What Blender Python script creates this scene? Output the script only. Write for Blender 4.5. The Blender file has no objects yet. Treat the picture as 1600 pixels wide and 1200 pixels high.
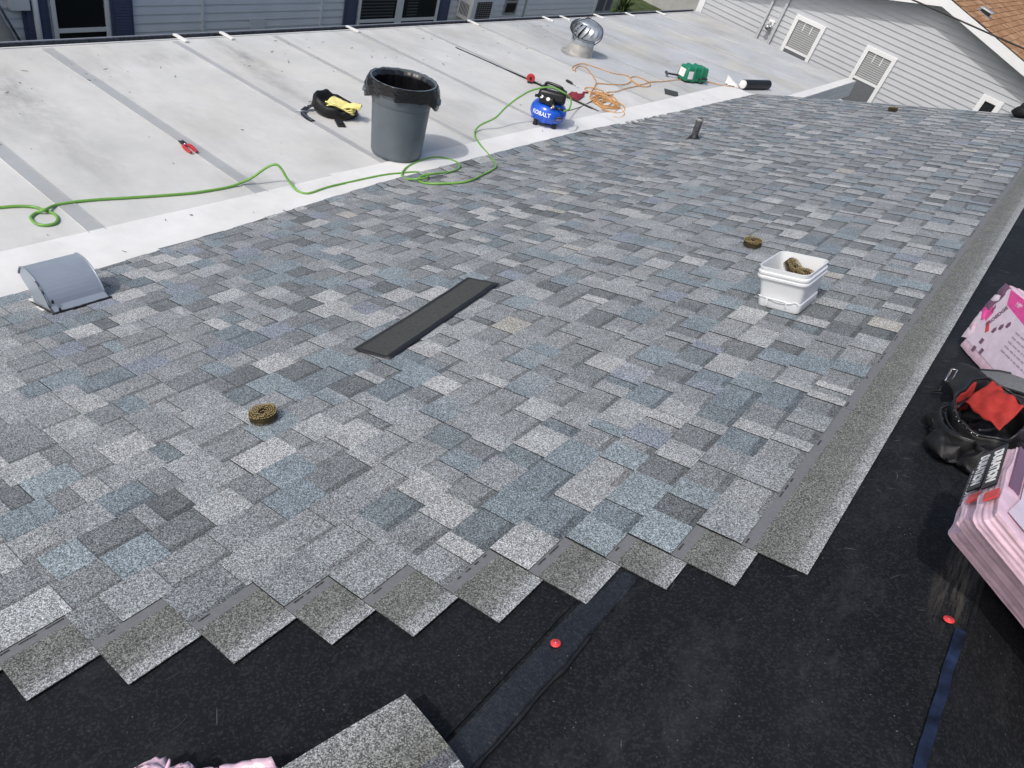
import bpy, math, random
from mathutils import Vector, Matrix, noise
SC = bpy.context.scene
COL = SC.collection
R_ = math.radians
PIT, Q = R_(20.1676), R_(4.76)          # pitch of the shingled slope and of the white roof
SP, CP, SQ, CQ = math.sin(PIT), math.cos(PIT), math.sin(Q), math.cos(Q)
# ------------------------------------------------------------------ camera, world, sun, exposure
cd = bpy.data.cameras.new('camera'); cam = bpy.data.objects.new('camera', cd); COL.objects.link(cam)
cd.sensor_width = 36; cd.lens = 24.95; cd.clip_start = .05; cd.clip_end = 400
rgt, up, back = (.73769, .61944, .26853), (-.58257, .38300, .71689), (.34122, -.68527, .64340)
m = Matrix(((rgt[0], up[0], back[0], 3.7269), (rgt[1], up[1], back[1], 0), (rgt[2], up[2], back[2], 2.905), (0, 0, 0, 1)))
cam.matrix_world = m
SC.camera = cam
wd = bpy.data.worlds.new('World'); SC.world = wd; wd.use_nodes = True
SUN_TRAVEL = Vector((.10, .60, -.74)).normalized()
sun_el = math.asin(-SUN_TRAVEL.z)
sky = wd.node_tree.nodes.new('ShaderNodeTexSky'); sky.sky_type = 'NISHITA'; sky.sun_disc = False
sky.sun_elevation = sun_el
sky.sun_rotation = math.atan2(-SUN_TRAVEL.x, -SUN_TRAVEL.y)
sky.air_density = 1.0; sky.dust_density = 4.2; sky.ozone_density = 1.0
bg = wd.node_tree.nodes['Background']; bg.inputs[1].default_value = .15
wd.node_tree.links.new(sky.outputs[0], bg.inputs[0])
sl = bpy.data.lights.new('sun', 'SUN'); sl.energy = 2.0; sl.angle = R_(1.2); sl.color = (1, .985, .955)
so = bpy.data.objects.new('sun', sl); COL.objects.link(so)
so.rotation_euler = (-SUN_TRAVEL).to_track_quat('Z', 'Y').to_euler(); so.location = (0, 0, 20)
SC.view_settings.view_transform = 'Standard'; SC.view_settings.look = 'None'
SC.view_settings.exposure = -.05; SC.view_settings.gamma = 1; SC.view_settings.use_curve_mapping = False
SC.render.engine = 'CYCLES'; SC.cycles.use_denoising = True
SC.cycles.max_bounces = 8; SC.cycles.use_adaptive_sampling = True; SC.cycles.adaptive_threshold = .015
random.seed(7)
# ------------------------------------------------------------------ helpers
class MB:
    def __init__(s): s.v = []; s.f = []; s.c = []; s.m = []; s.mi = 0
    def quad(s, a, b, c, d, col=None):
        i = len(s.v); s.v += [tuple(a), tuple(b), tuple(c), tuple(d)]; s.f.append((i, i+1, i+2, i+3)); s.c.append(col); s.m.append(s.mi)
    def poly(s, pts, col=None):
        i = len(s.v); s.v += [tuple(p) for p in pts]; s.f.append(tuple(range(i, i+len(pts)))); s.c.append(col); s.m.append(s.mi)
    def hexa(s, p, col=None):                  # 8 points: bottom ring 0-3 (ccw seen from above), top ring 4-7
        i = len(s.v); s.v += [tuple(q) for q in p]
        for f in ((3, 2, 1, 0), (4, 5, 6, 7), (0, 1, 5, 4), (1, 2, 6, 5), (2, 3, 7, 6), (3, 0, 4, 7)):
            s.f.append(tuple(i+k for k in f)); s.c.append(col); s.m.append(s.mi)
    def box(s, x0, x1, y0, y1, z0, z1, col=None):
        s.hexa([(x0, y0, z0), (x1, y0, z0), (x1, y1, z0), (x0, y1, z0), (x0, y0, z1), (x1, y0, z1), (x1, y1, z1), (x0, y1, z1)], col)
    def bar(s, a, b, w, h, upv=(0, 0, 1)):       # rectangular bar between two points
        a, b = Vector(a), Vector(b); d = (b-a).normalized(); sd = d.cross(Vector(upv)).normalized()*w/2; u = sd.cross(d).normalized()*h/2
        s.hexa([a-sd-u, a+sd-u, b+sd-u, b-sd-u, a-sd+u, a+sd+u, b+sd+u, b-sd+u])
    def prism(s, pts, off):                    # extrude a polygon by a vector
        n = len(pts); i = len(s.v); off = Vector(off)
        s.v += [tuple(Vector(p)) for p in pts] + [tuple(Vector(p)+off) for p in pts]
        s.f.append(tuple(range(i+n-1, i-1, -1))); s.f.append(tuple(range(i+n, i+2*n))); s.c += [None]*2; s.m += [s.mi]*2
        for k in range(n):
            j = (k+1) % n; s.f.append((i+k, i+j, i+n+j, i+n+k)); s.c.append(None); s.m.append(s.mi)
    def lathe(s, prof, n=32, close=True, fn=None, arc=1.0, x0=0, y0=0):
        i = len(s.v); k = n if arc >= 1 else n+1
        for (r, z) in prof:
            for a in range(k):
                t = 2*math.pi*arc*a/n; p = (x0+r*math.cos(t), y0+r*math.sin(t), z)
                s.v.append(fn(p, t) if fn else p)
        for j in range(len(prof)-1):
            for a in range(n):
                b = (a+1) % k
                s.f.append((i+j*k+a, i+j*k+b, i+(j+1)*k+b, i+(j+1)*k+a)); s.c.append(None); s.m.append(s.mi)
    def grid(s, fn, nu, nv, wrap=False):
        i = len(s.v)
        for a in range(nu+1):
            for b in range(nv+1): s.v.append(tuple(fn(a/nu, b/nv)))
        for a in range(nu):
            for b in range(nv):
                s.f.append((i+a*(nv+1)+b, i+(a+1)*(nv+1)+b, i+(a+1)*(nv+1)+b+1, i+a*(nv+1)+b+1)); s.c.append(None); s.m.append(s.mi)
    def tube(s, pts, r, n=8, smooth=0, rfn=None):
        pts = [Vector(p) for p in pts]
        if smooth:
            q = []
            for k in range(len(pts)-1):
                p0, p1, p2, p3 = pts[max(k-1, 0)], pts[k], pts[k+1], pts[min(k+2, len(pts)-1)]
                for j in range(smooth):
                    t = j/smooth
                    q.append(.5*((2*p1)+(p2-p0)*t+(2*p0-5*p1+4*p2-p3)*t*t+(3*p1-p0-3*p2+p3)*t**3))
            q.append(pts[-1]); pts = q
        i = len(s.v); N = len(pts); u = None
        for k in range(N):
            d = (pts[min(k+1, N-1)]-pts[max(k-1, 0)])
            d = d.normalized() if d.length > 1e-9 else Vector((1, 0, 0))
            if u is None: u = d.orthogonal().normalized()
            u = (u-d*u.dot(d)); u = u.normalized() if u.length > 1e-6 else d.orthogonal().normalized()
            w = d.cross(u); rr = rfn(k/(N-1)) if rfn else r
            for a in range(n):
                t = 2*math.pi*a/n; s.v.append(tuple(pts[k]+(u*math.cos(t)+w*math.sin(t))*rr))
        for k in range(N-1):
            for a in range(n):
                b = (a+1) % n; s.f.append((i+k*n+a, i+k*n+b, i+(k+1)*n+b, i+(k+1)*n+a)); s.c.append(None); s.m.append(s.mi)
        for ring in (list(range(i+n-1, i-1, -1)), list(range(i+(N-1)*n, i+N*n))):
            s.f.append(tuple(ring)); s.c.append(None); s.m.append(s.mi)
    def mesh(s, name, mats, smooth=False):
        me = bpy.data.meshes.new(name); me.from_pydata(s.v, [], s.f)
        for mt in (mats if isinstance(mats, (list, tuple)) else [mats]): me.materials.append(mt)
        me.polygons.foreach_set('material_index', s.m)
        if smooth: me.polygons.foreach_set('use_smooth', [True]*len(s.f))
        if any(c is not None for c in s.c):
            at = me.color_attributes.new('Col', 'FLOAT_COLOR', 'CORNER'); buf = []
            for f, c in zip(s.f, s.c):
                if c is None: c = (.3, .3, .3)
                if isinstance(c[0], (tuple, list)):
                    for k in range(len(f)): buf += [*c[k], 1]
                else: buf += [*c, 1]*len(f)
            at.data.foreach_set('color', buf)
        me.update(); return me
    def build(s, name, mats, parent=None, loc=None, smooth=False, rot=None, bevel=0, seg=2):
        o = bpy.data.objects.new(name, s.mesh(name, mats, smooth)); COL.objects.link(o)
        if parent: o.parent = parent
        if loc: o.location = loc
        if rot: o.rotation_euler = rot
        if bevel:
            b = o.modifiers.new('bevel', 'BEVEL'); b.width = bevel; b.segments = seg; b.limit_method = 'ANGLE'; b.angle_limit = R_(40)
        if smooth or bevel:
            for p in o.data.polygons: p.use_smooth = True
            if bevel or smooth == 'angle':
                try: o.data.set_sharp_from_angle(angle=R_(40))
                except Exception: pass
        return o
def tag(o, label=None, cat=None, group=None, kind=None):
    if label: o['label'] = label
    if cat: o['category'] = cat
    if group: o['group'] = group
    if kind: o['kind'] = kind
    return o
def thing(name, label, cat, loc=(0, 0, 0), rot=(0, 0, 0), group=None, kind=None):
    o = bpy.data.objects.new(name, None); COL.objects.link(o); o.empty_display_size = .05
    o.location = loc; o.rotation_euler = rot
    return tag(o, label, cat, group, kind)
def copy_tree(o, parent=None):
    c = o.copy(); COL.objects.link(c)
    if parent: c.parent = parent
    for ch in o.children: copy_tree(ch, c)
    return c
def on_slope(s, y, h=0): return (s*CP-h*SP, y, s*SP+h*CP)       # a spot on the shingled slope
def on_white(x, y, h=0): return (x*CQ-h*SQ, y, x*SQ+h*CQ)
def rot_on(pitch, yaw=0, tilt=(0, 0)):                          # lie on a roof of this pitch, turned by yaw
    return (Matrix.Rotation(-pitch, 3, 'Y') @ Matrix.Rotation(yaw, 3, 'Z') @ Matrix.Rotation(tilt[0], 3, 'X') @ Matrix.Rotation(tilt[1], 3, 'Y')).to_euler()
def nz(p, sc=1.0, seed=0): return noise.noise(Vector((p[0]*sc+seed*7.31, p[1]*sc-seed*3.17, p[2]*sc+seed*1.93)))
# ------------------------------------------------------------------ materials
class N:
    def __init__(s, name, rough=.6, spec=.4, metal=0):
        s.mat = bpy.data.materials.new(name); s.mat.use_nodes = True; s.t = s.mat.node_tree; s.b = s.t.nodes['Principled BSDF']
        s.b.inputs['Roughness'].default_value = rough; s.b.inputs['Specular IOR Level'].default_value = spec; s.b.inputs['Metallic'].default_value = metal
        s.geo = None
    def n(s, t, **kw):
        x = s.t.nodes.new('ShaderNode'+t)
        for k, v in kw.items():
            if k.startswith('i_'):
                key = k[2:]; key = int(key) if key.isdigit() else key
                x.inputs[key].default_value = v
            else: setattr(x, k, v)
        return x
    def l(s, a, b): s.t.links.new(a, b)
    def pos(s, scale=(1, 1, 1)):
        if not s.geo: s.geo = s.n('NewGeometry')
        mp = s.n('Mapping'); mp.inputs['Scale'].default_value = scale; s.l(s.geo.outputs['Position'], mp.inputs['Vector']); return mp.outputs[0]
    def noise(s, scale, detail=4, rough=.55, stretch=(1, 1, 1)):
        x = s.n('TexNoise'); x.inputs['Scale'].default_value = scale; x.inputs['Detail'].default_value = detail; x.inputs['Roughness'].default_value = rough
        s.l(s.pos(stretch), x.inputs['Vector']); return x.outputs['Fac']
    def ramp(s, fac, stops, interp='LINEAR'):
        r = s.n('ValToRGB'); e = r.color_ramp.elements; r.color_ramp.interpolation = interp
        while len(e) < len(stops): e.new(.5)
        for k, (p, c) in enumerate(stops): e[k].position = p; e[k].color = (*c, 1) if isinstance(c, tuple) else (c, c, c, 1)
        s.l(fac, r.inputs[0]); return r.outputs[0]
    def mix(s, fac, a, b, mode='MIX'):
        x = s.n('Mix'); x.data_type = 'RGBA'; x.blend_type = mode
        for sock, v in ((x.inputs[0], fac), (x.inputs[6], a), (x.inputs[7], b)):
            if isinstance(v, tuple): sock.default_value = (*v, 1)
            elif isinstance(v, (int, float)): sock.default_value = v
            else: s.l(v, sock)
        return x.outputs[2]
    def math(s, op, a, b=0.0):
        x = s.n('Math'); x.operation = op
        for sock, v in ((x.inputs[0], a), (x.inputs[1], b)):
            if isinstance(v, (int, float)): sock.default_value = v
            else: s.l(v, sock)
        return x.outputs[0]
    def bump(s, h, strength=.3, dist=.002):
        x = s.n('Bump'); x.inputs['Strength'].default_value = strength; x.inputs['Distance'].default_value = dist; s.l(h, x.inputs['Height']); s.l(x.outputs[0], s.b.inputs['Normal'])
    def col(s, c):
        if isinstance(c, tuple): s.b.inputs['Base Color'].default_value = (*c, 1)
        else: s.l(c, s.b.inputs['Base Color'])
        return s
def plain(name, c, rough=.5, spec=.4, metal=0, var=.12, sc=30, bump=0):
    x = N(name, rough, spec, metal); f = x.noise(sc, 5)
    x.col(x.mix(x.ramp(f, [(.3, 0.0), (.7, 1.0)]), tuple(k*(1-var) for k in c), tuple(min(1, k*(1+var)) for k in c)))
    if bump: x.bump(f, bump, .003)
    return x.mat
def granule():
    x = N('mineral_granules', .9, .25)
    at = x.n('Attribute'); at.attribute_name = 'Col'
    def cells(scale):
        v = x.n('TexVoronoi'); v.inputs['Scale'].default_value = scale; x.l(x.pos(), v.inputs['Vector'])
        sp = x.n('SeparateColor'); x.l(v.outputs['Color'], sp.inputs[0]); return sp.outputs[0], v.outputs['Distance']
    a, da = cells(370); b, db = cells(190)
    g = x.ramp(a, [(0, .26), (.36, .66), (.66, 1.16), (1, 1.90)])
    g2 = x.ramp(b, [(0, .82), (.5, 1.0), (1, 1.19)])
    big = x.ramp(x.noise(9, 3), [(.25, .88), (.75, 1.12)])
    c = x.mix(1.0, at.outputs['Color'], g, 'MULTIPLY'); c = x.mix(1.0, c, g2, 'MULTIPLY'); c = x.mix(1.0, c, big, 'MULTIPLY')
    x.col(c); x.bump(da, .5, .002); return x.mat
def felt(name, base, rough, gloss=False):
    x = N(name, rough, .45 if gloss else .14)
    lo = x.noise(1.7, 6, .65); c = x.mix(x.ramp(lo, [(.35, 0.0), (.68, 1.0)]), tuple(k*.8 for k in base), tuple(k*1.35 for k in base))
    sc1 = x.noise(6, 8, .75, (1, .45, 1)); c = x.mix(x.ramp(sc1, [(.52, 0.0), (.80, .26)]), c, (.10, .105, .11))
    sc2 = x.noise(2.2, 9, .82, (1.2, .5, 1)); c = x.mix(x.ramp(sc2, [(.55, 0.0), (.70, .16)]), c, (.085, .09, .095))
    v = x.n('TexVoronoi'); v.inputs['Scale'].default_value = 78; v.inputs['Randomness'].default_value = 1; x.l(x.pos(), v.inputs['Vector'])
    sp = x.n('SeparateColor'); x.l(v.outputs['Color'], sp.inputs[0])
    dot = x.math('MULTIPLY', x.ramp(v.outputs['Distance'], [(.0, 1.0), (.07, .8), (.15, 0.0)]), x.ramp(sp.outputs[1], [(.70, 0.0), (.98, .8)]))
    dust = x.ramp(x.noise(3.3, 3), [(.42, 0.12), (.62, 1.0)])
    c = x.mix(x.math('MULTIPLY', dot, dust), c, (.34, .36, .38))
    v2 = x.n('TexVoronoi'); v2.inputs['Scale'].default_value = 190; x.l(x.pos(), v2.inputs['Vector'])
    sp2 = x.n('SeparateColor'); x.l(v2.outputs['Color'], sp2.inputs[0])
    c = x.mix(x.ramp(sp2.outputs[0], [(.55, 0.0), (1, .20)]), c, (.08, .085, .09))
    if not gloss:                                   # worn brown streaks where feet scuffed the ridge
        mp = x.n('Mapping'); x.l(x.geo.outputs['Position'], mp.inputs['Vector']); mp.inputs['Location'].default_value = (-4.29/.062, -1.93/.27, 0); mp.inputs['Scale'].default_value = (1/.062, 1/.27, 0)
        vl = x.n('VectorMath'); vl.operation = 'LENGTH'; x.l(mp.outputs[0], vl.inputs[0])
        ws = x.math('MULTIPLY', x.ramp(vl.outputs['Value'], [(.35, 1.0), (1.0, 0.0)]), x.ramp(x.noise(11, 8, .8, (6, .45, 6)), [(.44, 0.0), (.60, .9)]))
        c = x.mix(ws, c, (.095, .087, .074))
    x.col(c); x.bump(x.noise(38 if gloss else 24, 5, .6), 1.0 if gloss else .35, .008 if gloss else .004); return x.mat
def membrane(name, base, stain):
    x = N(name, .62, .3)
    c = x.mix(x.ramp(x.noise(1.3, 8, .68), [(.34, 0.0), (.68, 1.0)]), base, tuple(k*f for k, f in zip(base, (.80, .805, .80))))
    st = x.ramp(x.noise(.9, 8, .68, (.55, 1.3, 1)), [(.50, 0.0), (.74, 1.0)])
    c = x.mix(x.math('MULTIPLY', st, stain), c, (.30, .30, .285))
    yl = x.ramp(x.noise(.7, 6, .66), [(.48, 0.0), (.70, .55)]); c = x.mix(x.math('MULTIPLY', yl, stain), c, (.60, .57, .46))
    sk = x.ramp(x.noise(5, 5, .7, (.14, 2.2, 1)), [(.55, 0.0), (.80, .45)]); c = x.mix(x.math('MULTIPLY', sk, stain), c, (.40, .40, .39))
    if 'weathered' in name:                       # mildew stains where the photo shows them
        for (cx, cy, rx, ry, k) in ((-2.7, 2.35, 1.0, .38, .42), (-3.05, 4.78, .75, .17, .62), (-2.3, 4.62, .9, .10, .4), (-1.5, 2.3, 1.2, .35, .22), (-3.2, 3.9, .3, .5, .3), (-3.3, 8.6, .35, .9, .22)):
            mp = x.n('Mapping'); mp.vector_type = 'POINT'; x.l(x.geo.outputs['Position'], mp.inputs['Vector'])
            mp.inputs['Location'].default_value = (-cx/rx, -cy/ry, 0); mp.inputs['Scale'].default_value = (1/rx, 1/ry, 0)
            vl = x.n('VectorMath'); vl.operation = 'LENGTH'; x.l(mp.outputs[0], vl.inputs[0])
            mk = x.math('MULTIPLY', x.ramp(vl.outputs['Value'], [(.0, 1.0), (1.0, 0.0)]), x.ramp(x.noise(3.2, 8, .72, (.8, 1.6, 1)), [(.36, 0.0), (.62, k*1.5)]))
            c = x.mix(mk, c, (.16, .16, .155))
    fl = x.ramp(x.noise(26, 3, .6, (.8, 1.2, 1)), [(.72, 0.0), (.76, .65)]); c = x.mix(x.math('MULTIPLY', fl, x.ramp(x.noise(.8, 3), [(.45, 0.0), (.7, 1.0)])), c, (.16, .15, .14))
    x.col(c); x.bump(x.noise(14, 5, .6), .25, .004); return x.mat
M = dict(
    granule=granule(),
    felt=felt('black_felt', (.0086, .0098, .012), .66), lap=felt('glossy_felt_lap', (.0125, .0145, .018), .22, True),
    membrane=membrane('weathered_white_membrane', (.63, .632, .615), .58), far_membrane=membrane('older_grey_membrane', (.52, .535, .55), 1.0),
    strip=membrane('new_white_membrane', (.78, .777, .762), .14), seam=membrane('grey_seam_tape', (.41, .425, .435), .45),
    trim=plain('white_trim', (.78, .79, .79), .45, var=.03, sc=4), siding=plain('pale_vinyl_siding', (.48, .497, .52), .5, var=.04, sc=3),
    rear_siding=plain('grey_vinyl_siding', (.80, .815, .84), .5, var=.05, sc=3), shutter=plain('navy_shutter', (.075, .090, .150), .5),
    dark=plain('dark_opening', (.012, .013, .015), .5), blind=plain('white_blind', (.46, .475, .48), .5, var=.04), screen=plain('grey_insect_screen', (.13, .14, .15), .7),
    alu=plain('dull_aluminium', (.50, .51, .53), .38, .5, .75, .1, 12), galv=plain('galvanised_steel', (.46, .50, .53), .42, .5, .65, .16, 18),
    galv_dirty=plain('weathered_galvanised', (.42, .415, .39), .6, .4, .35, .22, 14), hood=plain('grey_painted_metal', (.34, .385, .44), .34, .5, .35, .06, 9),
    tar=plain('black_roof_tar', (.012, .012, .013), .45, .5, 0, .3, 40, .4), lead=plain('dark_lead_pipe', (.085, .09, .10), .55, .4, .3, .55, 26, .4),
    can=plain('grey_plastic_bin', (.115, .138, .158), .42, .45, 0, .10, 7), bag=plain('black_bin_liner', (.006, .006, .0075), .26, .6, 0, .2, 20, .25),
    hose=plain('green_rubber_hose', (.155, .36, .062), .38, .5, 0, .10, 8), cord=plain('orange_cord', (.56, .29, .10), .55, .4, 0, .15, 15),
    blue=plain('blue_paint', (.012, .10, .60), .22, .6, 0, .06, 10), black=plain('black_plastic', (.014, .014, .015), .35, .5, 0, .2, 20),
    black_cloth=plain('black_fabric', (.0065, .0065, .0075), .55, .35, 0, .4, 60, .35), grey_cloth=plain('grey_mesh_fabric', (.16, .17, .175), .9, .2, 0, .35, 160, .4),
    red=plain('red_plastic', (.48, .03, .04), .4), red_cloth=plain('red_fabric', (.36, .030, .024), .75, .3, 0, .30, 18, .6), dark_red=plain('dark_red_cloth', (.22, .03, .045), .8, .3, 0, .3, 50),
    yellow=plain('yellow_glove_cloth', (.72, .66, .26), .75, .3, 0, .18, 24, .3), brass=plain('coated_nails', (.40, .30, .13), .36, .6, .35, .55, 150), nail_dark=plain('dark_brown_metal', (.10, .078, .04), .5, .5, .6, .4, 60),  # nail_dark is a darker brown metal for nail shanks and coil wire
    pail=plain('white_pail_plastic', (.70, .72, .735), .35, .5, 0, .03, 6), steel=plain('bright_steel', (.62, .62, .62), .25, .5, 1.0),
    pink=plain('pink_plastic_wrap', (.67, .475, .565), .27, .55, 0, .12, 34, .75), lilac=plain('lilac_plastic_wrap', (.66, .555, .65), .27, .55, 0, .07, 26, .5),
    magenta=plain('magenta_print', (.68, .07, .30), .32), mauve=plain('dark_mauve_print', (.16, .08, .14), .35), ink=plain('grey_ink', (.38, .29, .37), .4, var=.05),
    black_print=plain('black_print', (.010, .010, .012), .32), white_ink=plain('white_ink', (.82, .82, .82), .4, var=.02), red_ink=plain('red_ink', (.62, .06, .06), .35, var=.05),
    green_case=plain('green_case_plastic', (.01, .19, .10), .35, .5, 0, .1, 10), cap=plain('red_cap', (.72, .055, .06), .4, var=.05), bluetape=plain('blue_stripe', (.0105, .020, .047), .65, .2, 0, .75, 16),
    scuff=plain('dry_brown_fibre', (.085, .078, .068), .8, .2, 0, .6, 28), canvas=plain('beige_canvas', (.42, .41, .37), .8, .2, 0, .15, 4), concrete=plain('grey_concrete', (.36, .36, .35), .85, .2, 0, .12, 3),
    grass=plain('lawn_soil', (.055, .075, .028), .9, .2, 0, .5, 3), asphalt_back=plain('shingle_back', (.060, .064, .062), .85, .2, 0, .22, 70), frond=plain('palm_frond', (.075, .115, .035), .55, .4, 0, .4, 5),
    grey_round=plain('grey_green_paint', (.22, .245, .22), .45), cable=plain('black_cable', (.012, .012, .012), .5), card=plain('white_cardboard', (.74, .74, .72), .7))
gl = N('window_glass', .04, .5); gl.col((.02, .023, .026)); gl.b.inputs['Alpha'].default_value = .07; M['glass'] = gl.mat
def slat(name, cols):                           # brown shingles: colour from the mesh, a little grain
    x = N(name, .9, .2); at = x.n('Attribute'); at.attribute_name = 'Col'
    x.col(x.mix(1.0, at.outputs['Color'], x.ramp(x.noise(40, 3), [(.3, .75), (.7, 1.25)]), 'MULTIPLY')); return x.mat
M['scuff_grey'] = plain('chalky_scuff', (.085, .09, .095), .9, .1, 0, .4, 60)
M['nail_strip'] = plain('fabric_nail_strip', (.160, .166, .174), .8, .2, 0, .10, 90)
M['brown'] = slat('brown_shingles', None)
def text_mesh(s, size, mat, name='lettering', bold=0.0, ext=.0006):
    cu = bpy.data.curves.new(name, 'FONT'); cu.body = s; cu.size = size; cu.extrude = ext; cu.offset = bold; cu.align_x = 'CENTER'; cu.align_y = 'CENTER'; cu.resolution_u = 3
    o = bpy.data.objects.new(name, cu); COL.objects.link(o); bpy.context.view_layer.update()
    me = bpy.data.meshes.new_from_object(o.evaluated_get(bpy.context.evaluated_depsgraph_get())); bpy.data.objects.remove(o); bpy.data.curves.remove(cu)
    me.materials.clear(); me.materials.append(mat); me.name = name; return me
def text(s, size, mat, parent, mw, name='lettering', bold=0.0, bend=None):
    me = text_mesh(s, size, mat, name, bold)
    o = bpy.data.objects.new(name, me); COL.objects.link(o); o.parent = parent
    if bend:
        for v in me.vertices: v.co = bend(v.co)
    else: o.matrix_local = mw
    return o
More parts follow.
